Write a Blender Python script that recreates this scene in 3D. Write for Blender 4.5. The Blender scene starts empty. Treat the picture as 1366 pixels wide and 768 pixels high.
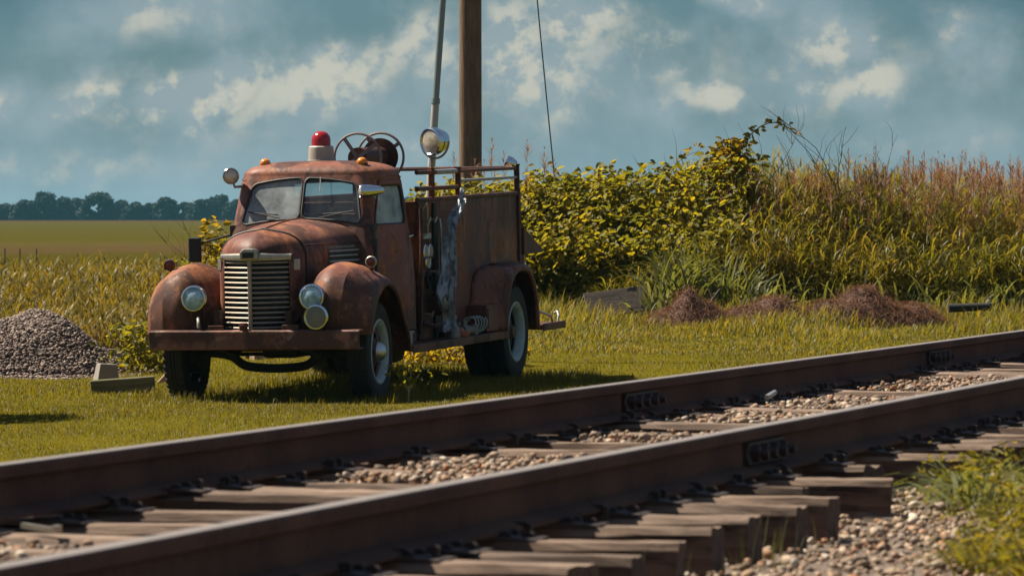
import bpy, bmesh, math, random
import numpy as np
from mathutils import Vector, Matrix
rad = math.radians
rng = np.random.default_rng(11)
random.seed(5)
SC = bpy.context.scene
COL = SC.collection

# ------------------------------------------------------------------ camera, world, sun, exposure
F_PX, ZC, HZ = 7000.0, 1.67, 291.0          # focal length in photo pixels, eye height, horizon row
PITCH = math.atan((384 - HZ) / F_PX)
cam = bpy.data.cameras.new('camera'); camo = bpy.data.objects.new('camera', cam); COL.objects.link(camo)
cam.sensor_width = 36; cam.lens = F_PX / 1366 * 36
camo.location = (0, 0, ZC); camo.rotation_euler = (math.pi / 2 - PITCH, 0, 0)
cam.clip_start = 0.5; cam.clip_end = 8000
cam.dof.use_dof = True; cam.dof.focus_distance = 48.5; cam.dof.aperture_fstop = 12
SC.camera = camo
SUN_EL, SUN_PHI = 52.0, 20.0                # height; how far behind the left-right axis
sun = bpy.data.lights.new('sun', 'SUN'); suno = bpy.data.objects.new('sun', sun); COL.objects.link(suno)
sun.energy = 5.0; sun.angle = rad(0.5); sun.color = (1.0, 0.9, 0.74)
sd = Vector((-math.cos(rad(SUN_PHI)) * math.cos(rad(SUN_EL)), math.sin(rad(SUN_PHI)) * math.cos(rad(SUN_EL)), math.sin(rad(SUN_EL))))
suno.rotation_euler = sd.to_track_quat('Z', 'Y').to_euler(); suno.location = (-20, 20, 30)
SC.view_settings.view_transform = 'Standard'; SC.view_settings.look = 'None'
SC.view_settings.gamma = 1; SC.view_settings.use_curve_mapping = False; SC.view_settings.exposure = 1.06
SC.render.engine = 'CYCLES'
SC.cycles.use_denoising = True
SC.cycles.max_bounces = 8; SC.cycles.transparent_max_bounces = 12; SC.cycles.volume_bounces = 0
SC.cycles.caustics_reflective = False; SC.cycles.caustics_refractive = False


class NT:
    def __init__(s, tree): s.t = tree; s.n = tree.nodes; s.l = tree.links
    def new(s, typ, **kw):
        n = s.n.new(typ)
        for k, v in kw.items(): setattr(n, k, v)
        return n
    def put(s, sock, v):
        if isinstance(v, bpy.types.NodeSocket): s.l.new(v, sock)
        elif isinstance(v, (tuple, list)) and len(v) == 3 and sock.type == 'RGBA': sock.default_value = (*v, 1)
        else: sock.default_value = v
    def m(s, op, a, b=None, c=None, clamp=False):
        n = s.new('ShaderNodeMath', operation=op, use_clamp=clamp)
        for i, v in enumerate((a, b, c)):
            if v is not None: s.put(n.inputs[i], v)
        return n.outputs[0]
    def mix(s, f, a, b, typ='MIX'):
        n = s.new('ShaderNodeMix', data_type='RGBA', blend_type=typ)
        s.put(n.inputs[0], f); s.put(n.inputs[6], a); s.put(n.inputs[7], b)
        return n.outputs[2]
    def step(s, x, a, b):
        n = s.new('ShaderNodeMapRange', interpolation_type='SMOOTHSTEP')
        s.put(n.inputs[0], x); n.inputs[1].default_value = a; n.inputs[2].default_value = b
        return n.outputs[0]
    def noise(s, vec, scale, detail=4, rough=0.55, dist=0.0):
        n = s.new('ShaderNodeTexNoise')
        if vec is not None: s.l.new(vec, n.inputs['Vector'])
        n.inputs['Scale'].default_value = scale; n.inputs['Detail'].default_value = detail
        n.inputs['Roughness'].default_value = rough; n.inputs['Distortion'].default_value = dist
        return n.outputs['Fac']
    def mapping(s, vec, scale=(1, 1, 1), loc=(0, 0, 0), rot=(0, 0, 0)):
        n = s.new('ShaderNodeMapping'); s.l.new(vec, n.inputs[0])
        n.inputs['Scale'].default_value = scale; n.inputs['Location'].default_value = loc; n.inputs['Rotation'].default_value = rot
        return n.outputs[0]
    def ramp(s, f, stops):
        n = s.new('ShaderNodeValToRGB'); e = n.color_ramp.elements
        while len(e) < len(stops): e.new(0.5)
        for el, (p, c) in zip(e, stops): el.position = p; el.color = (*c, 1)
        s.put(n.inputs[0], f); return n.outputs[0]


def make_world():
    w = bpy.data.worlds.new('World'); SC.world = w; w.use_nodes = True
    T = NT(w.node_tree); T.n.clear()
    out = T.new('ShaderNodeOutputWorld'); bg = T.new('ShaderNodeBackground')
    bg.inputs[1].default_value = 0.1; T.l.new(bg.outputs[0], out.inputs[0])
    sky = T.new('ShaderNodeTexSky', sky_type='NISHITA'); sky.sun_disc = False
    sky.sun_elevation = rad(SUN_EL); sky.sun_rotation = rad(270 + SUN_PHI); sky.air_density = 1.0; sky.dust_density = 0.6; sky.ozone_density = 2.0
    tc = T.new('ShaderNodeTexCoord'); sep = T.new('ShaderNodeSeparateXYZ'); T.l.new(tc.outputs['Generated'], sep.inputs[0])
    x = T.m('MULTIPLY', sep.outputs[0], 70.0); y = T.m('MULTIPLY', sep.outputs[2], 70.0)
    cmb = T.new('ShaderNodeCombineXYZ'); T.l.new(x, cmb.inputs[0]); T.l.new(y, cmb.inputs[1]); P = cmb.outputs[0]
    base = T.mix(1.0, sky.outputs[0], (0.120, 0.194, 0.258), 'MULTIPLY')
    # clouds: soft banks (centre and size in hundredths of a photo pixel seen as angle), broken up by noise
    blobs = [(112, 136, 48, 20, 28, 1.0), (262, 124, 92, 34, 14, 1.05), (200, 100, 70, 16, 10, .55), (440, 108, 130, 34, 22, .95),
             (545, 55, 70, 24, 30, .8), (590, 90, 50, 55, 0, .75), (680, 70, 60, 60, 0, 1.0), (735, 95, 60, 60, 0, .85), (760, 25, 60, 35, 0, 1.0),
             (850, 90, 90, 40, 0, .55), (960, 132, 80, 18, 6, .8), (1085, 110, 60, 24, 10, .6), (1160, 112, 48, 24, 18, 1.0), (1120, 60, 60, 28, 15, .85),
             (980, 8, 45, 14, 0, .8), (900, 40, 60, 22, 0, .55), (1270, 40, 50, 26, 0, .6), (230, 20, 110, 32, 0, .6), (10, 145, 30, 18, 0, .8), (1250, 180, 130, 20, 0, .4), (330, 118, 260, 26, 8, .62), (720, 80, 200, 55, 0, .72), (1080, 100, 190, 45, 8, .55), (90, 225, 170, 16, 0, .5), (480, 200, 200, 14, 0, .4)]
    warp = T.new('ShaderNodeTexNoise'); T.l.new(P, warp.inputs['Vector']); warp.inputs['Scale'].default_value = 1.3; warp.inputs['Detail'].default_value = 5
    wv = T.new('ShaderNodeVectorMath', operation='MULTIPLY_ADD'); T.l.new(warp.outputs['Color'], wv.inputs[0])
    wv.inputs[1].default_value = (.7, .55, 0); T.l.new(P, wv.inputs[2])
    sw = T.new('ShaderNodeSeparateXYZ'); T.l.new(wv.outputs[0], sw.inputs[0])
    wx = T.m('SUBTRACT', sw.outputs[0], .35); wy = T.m('SUBTRACT', sw.outputs[1], .275)
    dens = None
    for (cx, cy, rx, ry, rot, wt) in blobs:
        a = rad(rot); ca, sa = math.cos(a), math.sin(a)
        rx, ry = rx * 1.22, ry * 1.3
        dx = T.m('SUBTRACT', wx, (cx - 683) / 100); dy = T.m('SUBTRACT', wy, (HZ - cy) / 100)
        u = T.m('ADD', T.m('MULTIPLY', dx, ca * 100 / rx), T.m('MULTIPLY', dy, sa * 100 / rx))
        v = T.m('ADD', T.m('MULTIPLY', dx, -sa * 100 / ry), T.m('MULTIPLY', dy, ca * 100 / ry))
        q = T.m('ADD', T.m('MULTIPLY', u, u), T.m('MULTIPLY', v, v))
        e = T.m('MULTIPLY', T.m('EXPONENT', T.m('MULTIPLY', q, -0.8)), wt)
        dens = e if dens is None else T.m('MAXIMUM', dens, e)
    fine = T.noise(P, .85, 14, .6); soft = T.noise(P, .55, 5, .55)
    d = T.m('ADD', dens, T.m('MULTIPLY', T.m('SUBTRACT', fine, .5), 1.3))
    mask = T.m('ADD', T.m('MULTIPLY', T.step(d, .10, 1.0), .62), T.m('MULTIPLY', T.step(d, .46, .78), .38))
    veil = T.m('MULTIPLY', T.step(T.m('ADD', soft, T.m('MULTIPLY', dens, .22)), .42, .75), .7)
    # sun side of the billows: density compared a little way towards the sun
    off = T.mapping(P, loc=(.18, -.20, 0)); fine2 = T.noise(off, .85, 14, .6)
    lit = T.step(T.m('SUBTRACT', fine, fine2), -.05, .07)
    base = T.mix(T.m('SUBTRACT', .75, T.m('MULTIPLY', T.step(y, -.2, 2.6), .75)), base, (1.32, 1.92, 2.25))
    base = T.mix(veil, base, (1.45, 1.90, 2.12))
    darkc = T.step(T.noise(T.mapping(P, scale=(.7, 1.2, 1)), .45, 4, .5), .5, .72)
    base = T.mix(T.m('MULTIPLY', T.m('MULTIPLY', darkc, T.step(y, .6, 2.6)), .8), base, (.34, .80, 1.02))
    cloud = T.mix(lit, (1.4, 1.78, 1.9), (2.7, 2.66, 2.25))
    colr = T.mix(T.m('MULTIPLY', mask, .92), base, cloud)
    # overhead sky out of view, brightened and warmed to add fill light
    up = T.step(sep.outputs[2], .05, .45)
    colr = T.mix(up, colr, T.mix(1.0, colr, (2.1, 1.55, 1.4), 'MULTIPLY'))
    T.l.new(colr, bg.inputs[0])
make_world()
SC.world.cycles.sampling_method = 'NONE'

# ------------------------------------------------------------------ helpers
CAM = np.array([0, 0, ZC])
def ray(px, py):
    x = (px - 683) / F_PX; y = (384 - py) / F_PX
    return np.array([x, math.cos(PITCH) + y * math.sin(PITCH), -math.sin(PITCH) + y * math.cos(PITCH)])
def at(px, py, Y):
    d = ray(px, py); return CAM + d * (Y / d[1])
def sstep(x): x = np.clip(x, 0, 1); return x * x * (3 - 2 * x)

RP = np.array([0.0, 14.4]); ALPHA = math.atan(1825 / F_PX)
RT = np.array([math.sin(ALPHA), math.cos(ALPHA)]); RN = np.array([math.cos(ALPHA), -math.sin(ALPHA)])
GAUGE = 1.505; RAILTOP = ZC - 0.695
def track(s, n): return RP + RT * s + RN * n           # s along the rails, n to the right of the near rail
def s_at(px, n):                                        # where the line of sight of a photo column meets the line at offset n
    k = (px - 683) / F_PX
    A = np.array([[RT[0] - k * RT[1]]]); b = k * (RP[1] + RN[1] * n) - (RP[0] + RN[0] * n)
    return b / A[0, 0]

def ground_z(x, y):
    x = np.asarray(x, float); y = np.asarray(y, float)
    n = (x - RP[0]) * RN[0] + (y - RP[1]) * RN[1]
    z = .36 * sstep((y - 46) / 26) * sstep((x + 5.5) / 4.5) * (1 - sstep((y - 95) / 60))
    z = z + .03 * np.sin(x * 1.3 + 1) * np.sin(y * .55) * sstep((y - 30) / 8) * (1 - sstep((y - 120) / 60))
    z = z + 1.0 * sstep((y - 250) / 1250)
    t = sstep((n + 4.6) / 2.4) * (1 - sstep((y - 60) / 60))
    z = z * (1 - t) + .672 * t
    z = z - t * (.010 * sstep((n - .1) / .4) + .10 * sstep((n - .6) / 4))
    return z

def link(o, parent=None):
    COL.objects.link(o)
    if parent is not None: o.parent = parent
    return o
def tag(o, label=None, cat=None, group=None, kind=None):
    for k, v in (('label', label), ('category', cat), ('group', group), ('kind', kind)):
        if v: o[k] = v
    return o
def empty(name, loc=(0, 0, 0), label=None, cat=None, group=None):
    o = bpy.data.objects.new(name, None); o.location = loc; o.empty_display_size = .2; link(o)
    return tag(o, label, cat, group)

class MB:
    def __init__(s): s.v = []; s.f = []
    def add(s, vs, fs):
        b = len(s.v); s.v += [tuple(map(float, p)) for p in vs]; s.f += [tuple(i + b for i in f) for f in fs]; return s
    def box(s, c, d, M=None):
        vs = [Vector((x * d[0] / 2, y * d[1] / 2, z * d[2] / 2)) for x in (-1, 1) for y in (-1, 1) for z in (-1, 1)]
        if M is not None: vs = [M @ v for v in vs]
        c = Vector(c)
        return s.add([v + c for v in vs], [(0, 1, 3, 2), (4, 6, 7, 5), (0, 4, 5, 1), (2, 3, 7, 6), (0, 2, 6, 4), (1, 5, 7, 3)])
    def ring(s, c, ax, r, n=16, up=None):
        ax = Vector(ax).normalized(); a = Vector(up).normalized() if up is not None else ax.orthogonal().normalized(); b = ax.cross(a)
        return [Vector(c) + a * (r * math.cos(2 * math.pi * i / n)) + b * (r * math.sin(2 * math.pi * i / n)) for i in range(n)]
    def lathe(s, c, ax, prof, n=24):                     # prof: (radius, height along axis)
        ax = Vector(ax).normalized(); c = Vector(c); vs = []; fs = []
        for (r, h) in prof: vs += s.ring(c + ax * h, ax, max(r, 1e-4), n)
        for k in range(len(prof) - 1):
            for i in range(n):
                j = (i + 1) % n; fs.append((k * n + i, k * n + j, (k + 1) * n + j, (k + 1) * n + i))
        return s.add(vs, fs)
    def cyl(s, a, b, r, r2=None, n=12):
        a = Vector(a); b = Vector(b); h = (b - a).length; r2 = r if r2 is None else r2
        return s.lathe(a, b - a, [(0, 0), (r, 0), (r2, h), (0, h)], n)
    def tube(s, pts, r, n=8, closed=False):
        pts = [Vector(p) for p in pts]; m = len(pts); vs = []; fs = []
        rs = r if isinstance(r, (list, tuple)) else [r] * m; ref = None
        for i, p in enumerate(pts):
            t = (pts[(i + 1) % m] - pts[i - 1]) if closed else (pts[min(i + 1, m - 1)] - pts[max(i - 1, 0)])
            t.normalize()
            ref = t.orthogonal() if ref is None else (ref - t * ref.dot(t))
            ref.normalize(); b = t.cross(ref)
            vs += [p + ref * (rs[i] * math.cos(2 * math.pi * k / n)) + b * (rs[i] * math.sin(2 * math.pi * k / n)) for k in range(n)]
        for i in range(m if closed else m - 1):
            i2 = (i + 1) % m
            for k in range(n):
                k2 = (k + 1) % n; fs.append((i * n + k, i * n + k2, i2 * n + k2, i2 * n + k))
        if not closed: fs += [tuple(range(n))[::-1], tuple((m - 1) * n + k for k in range(n))]
        return s.add(vs, fs)
    def grid(s, P, keep=None):
        P = np.asarray(P); a, b = P.shape[:2]
        fs = [(i * b + j, i * b + j + 1, (i + 1) * b + j + 1, (i + 1) * b + j) for i in range(a - 1) for j in range(b - 1) if keep is None or keep[i][j]]
        return s.add(P.reshape(-1, 3), fs)
    def prism(s, poly, fn, d0, d1):                      # closed 2-D outline swept from d0 to d1
        n = len(poly)
        vs = [fn(p[0], p[1], d0) for p in poly] + [fn(p[0], p[1], d1) for p in poly]
        return s.add(vs, [tuple(range(n))[::-1], tuple(range(n, 2 * n))] + [(i, (i + 1) % n, n + (i + 1) % n, n + i) for i in range(n)])
    def sphere(s, c, r, n=14, m=8, sc=(1, 1, 1)):
        vs = []; fs = []
        for i in range(m + 1):
            th = math.pi * i / m
            for k in range(n):
                ph = 2 * math.pi * k / n
                vs.append((c[0] + r * sc[0] * math.sin(th) * math.cos(ph), c[1] + r * sc[1] * math.sin(th) * math.sin(ph), c[2] + r * sc[2] * math.cos(th)))
        for i in range(m):
            for k in range(n):
                k2 = (k + 1) % n; fs.append((i * n + k, (i + 1) * n + k, (i + 1) * n + k2, i * n + k2))
        return s.add(vs, fs)
    def build(s, name, mat, parent=None, smooth=True, angle=38, bevel=0, solid=0, weld=False):
        me = bpy.data.meshes.new(name); me.from_pydata(s.v, [], s.f)
        bm = bmesh.new(); bm.from_mesh(me)
        bmesh.ops.remove_doubles(bm, verts=bm.verts, dist=2e-4)
        loose = [v for v in bm.verts if not v.link_faces]
        if loose: bmesh.ops.delete(bm, geom=loose, context='VERTS')
        bmesh.ops.recalc_face_normals(bm, faces=bm.faces); bm.to_mesh(me); bm.free()
        if smooth:
            me.polygons.foreach_set('use_smooth', [True] * len(me.polygons)); me.set_sharp_from_angle(angle=rad(angle))
        me.materials.append(mat); o = bpy.data.objects.new(name, me); link(o, parent)
        if solid:
            md = o.modifiers.new('thickness', 'SOLIDIFY'); md.thickness = solid; md.offset = 0
        if bevel:
            md = o.modifiers.new('bevel', 'BEVEL'); md.width = bevel; md.segments = 2; md.limit_method = 'ANGLE'; md.angle_limit = rad(40)
        return o

def np_mesh(name, V, F, mat, parent=None, smooth=False):
    V = np.asarray(V, np.float32); F = np.asarray(F, np.int32); k = F.shape[1]
    me = bpy.data.meshes.new(name); me.vertices.add(len(V)); me.vertices.foreach_set('co', V.ravel())
    me.loops.add(F.size); me.loops.foreach_set('vertex_index', F.ravel())
    me.polygons.add(len(F)); me.polygons.foreach_set('loop_start', np.arange(0, F.size, k, dtype=np.int32))
    if smooth: me.polygons.foreach_set('use_smooth', np.ones(len(F), bool))
    me.update(calc_edges=True); me.materials.append(mat)
    o = bpy.data.objects.new(name, me); link(o, parent); return o

def crom(P, n):                                          # Catmull-Rom through the points along axis 0
    P = np.asarray(P, float); m = len(P); E = np.concatenate([2 * P[:1] - P[1:2], P, 2 * P[-1:] - P[-2:-1]])
    out = []
    for i in range(m - 1):
        a, b, c, d = E[i:i + 4]
        for k in range(n):
            t = k / n; out.append(.5 * (2 * b + (c - a) * t + (2 * a - 5 * b + 4 * c - d) * t * t + (3 * b - a - 3 * c + d) * t ** 3))
    out.append(P[-1]); return np.array(out)

# ------------------------------------------------------------------ materials
def mat_new(name):
    m = bpy.data.materials.new(name); m.use_nodes = True
    T = NT(m.node_tree); T.n.clear()
    out = T.new('ShaderNodeOutputMaterial'); b = T.new('ShaderNodeBsdfPrincipled'); T.l.new(b.outputs[0], out.inputs[0])
    T.out, T.b = out, b; T.co = T.new('ShaderNodeTexCoord').outputs['Object']
    return m, T
def bump(T, h, strength=.3, dist=.01):
    n = T.new('ShaderNodeBump'); n.inputs['Strength'].default_value = strength; n.inputs['Distance'].default_value = dist
    T.put(n.inputs['Height'], h); T.l.new(n.outputs[0], T.b.inputs['Normal'])
def plain(name, c, rough=.6, metal=0, var=.35, scale=18, spec=.5):
    m, T = mat_new(name); n = T.noise(T.co, scale, 5)
    T.put(T.b.inputs['Base Color'], T.mix(n, tuple(x * (1 - var) for x in c), tuple(min(1, x * (1 + var)) for x in c)))
    T.b.inputs['Roughness'].default_value = rough; T.b.inputs['Metallic'].default_value = metal; T.b.inputs['Specular IOR Level'].default_value = spec
    bump(T, n, .12, .004); return m
def rusty(name, paint=(.125, .048, .043), rust=(.235, .085, .038), dark=(.045, .024, .02), amount=.5, rough=.62, streak=0.0, pale=0.12):
    m, T = mat_new(name)
    a = T.noise(T.co, 2.3, 12, .68, .7); b = T.noise(T.mapping(T.co, scale=(1, 1, .22)), 8, 10, .68, .3); c = T.noise(T.co, 70, 6, .65)
    d = T.noise(T.mapping(T.co, scale=(1, 1, .5)), 1.7, 10, .66, .4); e = T.noise(T.co, 14, 8, .7)
    g = T.noise(T.co, .9, 3)
    base = T.mix(T.step(g, .35, .65), tuple(x * .78 for x in paint), (paint[0] * 1.25, paint[1] * 1.3, paint[2] * 1.3))
    q = T.m('ADD', T.m('MULTIPLY', a, .6), T.m('MULTIPLY', b, .4))
    f = T.step(q, .60 - .2 * amount, .68 - .2 * amount)
    rc = T.mix(T.step(e, .35, .65), tuple(x * .6 for x in rust), tuple(min(1, x * 1.25) for x in rust))
    col = T.mix(T.m('MULTIPLY', f, .9), base, rc)
    stain = T.step(T.m('ADD', d, T.m('MULTIPLY', e, .25)), .585, .68)
    col = T.mix(T.m('MULTIPLY', stain, .8), col, dark)
    col = T.mix(T.m('MULTIPLY', T.step(c, .55, .7), .5), col, tuple(x * .6 for x in dark))
    if pale: col = T.mix(T.m('MULTIPLY', T.step(T.noise(T.co, 5.5, 10, .72), .54, .64), pale * 3.2), col, (.29, .165, .125))
    if streak:
        st = T.noise(T.mapping(T.co, scale=(1, 1, .2)), 6.5, 11, .7, .9); area = T.step(T.noise(T.co, 2.2, 5, .6), .42, .62)
        col = T.mix(T.m('MULTIPLY', T.m('MULTIPLY', T.step(st, .545, .60), T.m('ADD', area, .15)), streak), col, (.34, .14, .055))
        col = T.mix(T.m('MULTIPLY', T.step(T.noise(T.mapping(T.co, scale=(1, 1, .6)), 3.1, 9, .66), .58, .64), .7), col, (.20, .08, .045))
        sp = T.new('ShaderNodeSeparateXYZ'); T.l.new(T.co, sp.inputs[0])
        blot = T.m('MULTIPLY', T.step(sp.outputs[1], 4.1, 4.7), T.m('SUBTRACT', 1.0, T.step(sp.outputs[2], 1.25, 1.6)))
        col = T.mix(T.m('MULTIPLY', T.m('MULTIPLY', blot, T.step(e, .3, .6)), .8), col, (.26, .105, .042))
    T.put(T.b.inputs['Base Color'], col)
    T.put(T.b.inputs['Roughness'], T.m('ADD', T.m('MULTIPLY', f, .22), rough - .12))
    T.b.inputs['Specular IOR Level'].default_value = .18
    bump(T, T.m('ADD', T.m('MULTIPLY', c, .6), T.m('ADD', f, stain)), .3, .004); return m
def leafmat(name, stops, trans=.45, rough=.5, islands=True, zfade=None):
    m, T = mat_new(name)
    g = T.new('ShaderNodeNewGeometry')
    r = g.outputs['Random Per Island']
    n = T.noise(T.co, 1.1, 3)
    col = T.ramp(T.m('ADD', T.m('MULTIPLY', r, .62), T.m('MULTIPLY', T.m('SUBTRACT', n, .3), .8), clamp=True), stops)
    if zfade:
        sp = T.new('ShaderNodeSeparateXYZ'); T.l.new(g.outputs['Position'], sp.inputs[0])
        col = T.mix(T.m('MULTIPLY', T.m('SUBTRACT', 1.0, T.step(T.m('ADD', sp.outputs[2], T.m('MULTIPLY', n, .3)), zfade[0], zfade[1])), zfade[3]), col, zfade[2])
    T.put(T.b.inputs['Base Color'], col); T.b.inputs['Roughness'].default_value = rough; T.b.inputs['Specular IOR Level'].default_value = .35
    tr = T.new('ShaderNodeBsdfTranslucent'); T.l.new(T.mix(1.0, col, (1.55, 1.4, .6), 'MULTIPLY'), tr.inputs[0])
    mx = T.new('ShaderNodeMixShader'); mx.inputs[0].default_value = trans
    T.l.new(T.b.outputs[0], mx.inputs[1]); T.l.new(tr.outputs[0], mx.inputs[2]); T.l.new(mx.outputs[0], T.out.inputs[0])
    return m
def glassmat(name, dust_sheen=.15, tint=(.75, .82, .82), dust_sheen_col=(.35, .37, .36), rough=.03):  # pale diffuse film carries dust and painted-in reflection
    m, T = mat_new(name); T.n.remove(T.b)
    tr = T.new('ShaderNodeBsdfTransparent'); T.put(tr.inputs[0], tint)
    gl = T.new('ShaderNodeBsdfGlossy'); gl.inputs['Roughness'].default_value = rough
    fr = T.new('ShaderNodeFresnel'); fr.inputs[0].default_value = 1.52
    a = T.new('ShaderNodeMixShader'); T.l.new(T.m('ADD', fr.outputs[0], .03), a.inputs[0]); T.l.new(tr.outputs[0], a.inputs[1]); T.l.new(gl.outputs[0], a.inputs[2])
    di = T.new('ShaderNodeBsdfDiffuse'); T.put(di.inputs[0], dust_sheen_col)
    n = T.noise(T.co, 3.5, 6, .6); f = T.m('MULTIPLY', T.m('ADD', T.step(n, .3, .75), .35), dust_sheen)
    b = T.new('ShaderNodeMixShader'); T.l.new(f, b.inputs[0]); T.l.new(a.outputs[0], b.inputs[1]); T.l.new(di.outputs[0], b.inputs[2])
    T.l.new(b.outputs[0], T.out.inputs[0]); return m

M = {}
M['paint'] = rusty('faded_red_paint', paint=(.165, .061, .047), rust=(.28, .108, .047), amount=.5, pale=.10)
M['roof'] = rusty('rusted_roof_paint', paint=(.195, .075, .051), rust=(.295, .118, .054), amount=.55, pale=.10)
M['fender'] = rusty('rusted_fender_paint', paint=(.165, .064, .047), rust=(.31, .12, .052), amount=.7, pale=.16)
M['body'] = rusty('streaked_body_paint', paint=(.125, .046, .035), rust=(.26, .10, .042), amount=.4, streak=.8, pale=.02)
M['bumper'] = rusty('bumper_paint', paint=(.175, .078, .062), rust=(.25, .105, .06), amount=.4, pale=.22)
M['brown'] = rusty('brown_rusted_iron', paint=(.11, .042, .031), rust=(.19, .075, .035), amount=.5, pale=.05)
M['black'] = plain('black_iron', (.012, .011, .011), .7)
M['rubber'] = plain('old_rubber', (.016, .016, .015), .85, var=.4, scale=30)
M['gasket'] = plain('black_gasket', (.01, .01, .01), .6)
M['chrome'] = plain('worn_chrome', (.62, .68, .70), .16, 1.0, .12, 30)
M['dullhub'] = plain('dull_scratched_hub_plate', (.50, .53, .54), .34, .85, .3, 12)
M['dullchrome'] = plain('dull_plated_metal', (.36, .33, .28), .42, .8, .35, 14)
M['slat'] = plain('tarnished_grille_slats', (.34, .28, .22), .55, .3, .4, 22)
M['alu'] = plain('grey_weathered_aluminium', (.30, .31, .30), .5, .5, .3, 10)
M['rim'] = plain('chalky_pale_rim_paint', (.30, .38, .38), .6, 0, .4, 16)
M['rimred'] = rusty('rusted_red_wheel', paint=(.06, .02, .018), rust=(.10, .04, .03), amount=.3)
M['cream'] = plain('cream_plastic', (.34, .30, .25), .45, 0, .2, 8)
M['redlens'] = plain('red_beacon_plastic', (.30, .012, .012), .18, 0, .25, 4)
M['darkred'] = plain('dark_red_lens', (.13, .02, .014), .2, 0, .3, 20)
M['amber'] = plain('amber_lens', (.62, .20, .02), .25, 0, .25, 20)
M['inside'] = plain('dark_cab_interior', (.035, .03, .028), .8)
M['vinyl'] = plain('cracked_seat_vinyl', (.06, .05, .045), .6)
M['glassL'] = glassmat('dusty_windscreen_glass', .62, (.6, .66, .66), (.42, .47, .47), .06)  # dust film made paler to paint in the pane's reflection
M['glassR'] = glassmat('clear_windscreen_glass', .10)
M['glassD'] = glassmat('sky_sheen_door_glass', .75, (.6, .7, .7), (.42, .50, .50), .08)  # pale blue-grey diffuse colour paints in the reflected sky
M['lampglass'] = glassmat('lamp_glass', .42, (.9, .92, .92), (.52, .49, .42))
def lensmat(name, c0, c1):
    m, T = mat_new(name); n = T.noise(T.co, 11, 3); w = T.new('ShaderNodeTexWave'); T.l.new(T.co, w.inputs[0]); w.inputs['Scale'].default_value = 30; w.bands_direction = 'X'
    T.put(T.b.inputs['Base Color'], T.mix(T.step(n, .35, .65), c0, c1)); T.b.inputs['Roughness'].default_value = .12; T.b.inputs['Metallic'].default_value = .05
    T.b.inputs['Coat Weight'].default_value = .6; bump(T, w.outputs['Fac'], .35, .01); return m
M['lampglass'] = lensmat('fluted_lamp_lens', (.20, .36, .46), (.50, .70, .82))
M['spotglass'] = lensmat('dusty_spotlight_lens', (.34, .30, .23), (.62, .56, .44))
M['wood'] = None
def wood(name, c0, c1, c2, along='y', sc=1.0):
    m, T = mat_new(name)
    s = {'x': (.12, 1, 1), 'y': (1, .12, 1), 'z': (1, 1, .1)}[along]
    a = T.noise(T.mapping(T.co, scale=tuple(v * sc for v in s)), 26, 7, .65, .8); b = T.noise(T.co, 3, 5)
    g = T.new('ShaderNodeObjectInfo').outputs['Random']
    col = T.ramp(T.m('ADD', T.m('MULTIPLY', a, .8), T.m('MULTIPLY', b, .3)), [(.25, c0), (.5, c1), (.8, c2)])
    col = T.mix(1.0, col, T.ramp(g, [(0, (.62, .6, .6)), (1, (1.12, 1.08, 1.05))]), 'MULTIPLY')
    T.put(T.b.inputs['Base Color'], col); T.b.inputs['Roughness'].default_value = .85; T.b.inputs['Specular IOR Level'].default_value = .25
    bump(T, a, .7, .012); return m
M['tie'] = wood('weathered_tie_timber', (.05, .035, .027), (.17, .122, .092), (.33, .25, .19), 'x')
def tie_wear_and_shade(m):                                    # cracks and blotches, plus shade painted into the sides and ends
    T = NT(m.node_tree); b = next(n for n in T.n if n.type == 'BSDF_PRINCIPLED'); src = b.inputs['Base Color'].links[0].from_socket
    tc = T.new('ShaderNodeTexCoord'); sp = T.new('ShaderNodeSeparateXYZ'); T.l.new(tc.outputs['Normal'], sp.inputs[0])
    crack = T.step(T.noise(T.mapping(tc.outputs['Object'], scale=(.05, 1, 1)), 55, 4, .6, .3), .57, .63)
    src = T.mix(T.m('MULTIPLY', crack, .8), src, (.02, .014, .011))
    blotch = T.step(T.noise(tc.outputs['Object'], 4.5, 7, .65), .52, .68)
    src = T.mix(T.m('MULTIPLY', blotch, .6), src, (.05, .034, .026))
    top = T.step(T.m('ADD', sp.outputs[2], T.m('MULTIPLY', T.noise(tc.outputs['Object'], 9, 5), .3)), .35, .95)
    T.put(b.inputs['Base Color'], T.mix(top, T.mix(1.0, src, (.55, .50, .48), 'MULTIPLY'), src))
tie_wear_and_shade(M['tie'])
M['polewood'] = wood('brown_pole_timber', (.075, .05, .033), (.19, .125, .078), (.31, .21, .13), 'z', .6)
M['greywood'] = wood('grey_board_timber', (.06, .05, .042), (.15, .125, .10), (.24, .20, .16), 'x')
M['mossywood'] = wood('mossy_grey_timber', (.035, .033, .018), (.085, .08, .04), (.16, .14, .085), 'x')
M['palewood'] = wood('pale_cut_timber', (.14, .09, .06), (.26, .18, .12), (.36, .26, .18), 'z')
M['bark'] = plain('grey_brown_bark', (.075, .055, .04), .9, 0, .4, 6)
M['twig'] = plain('dry_twig', (.10, .065, .042), .9, 0, .4, 6)
def railmat():
    m, T = mat_new('rusted_rail_steel')
    a = T.noise(T.co, 1.6, 6, .6); b = T.noise(T.co, 30, 6, .65)
    col = T.mix(T.step(a, .35, .7), (.075, .044, .034), (.125, .070, .048)); col = T.mix(T.m('MULTIPLY', T.step(b, .5, .75), .7), col, (.035, .022, .018))
    T.put(T.b.inputs['Base Color'], col); T.b.inputs['Roughness'].default_value = .9; T.b.inputs['Specular IOR Level'].default_value = .12; bump(T, b, .3, .003); return m
M['rail'] = railmat()
M['railhead'] = plain('worn_rail_head', (.24, .205, .18), .5, .3, .3, 9)
M['plate'] = plain('rusted_plate', (.042, .029, .024), .7, .2, .4, 25)
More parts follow.
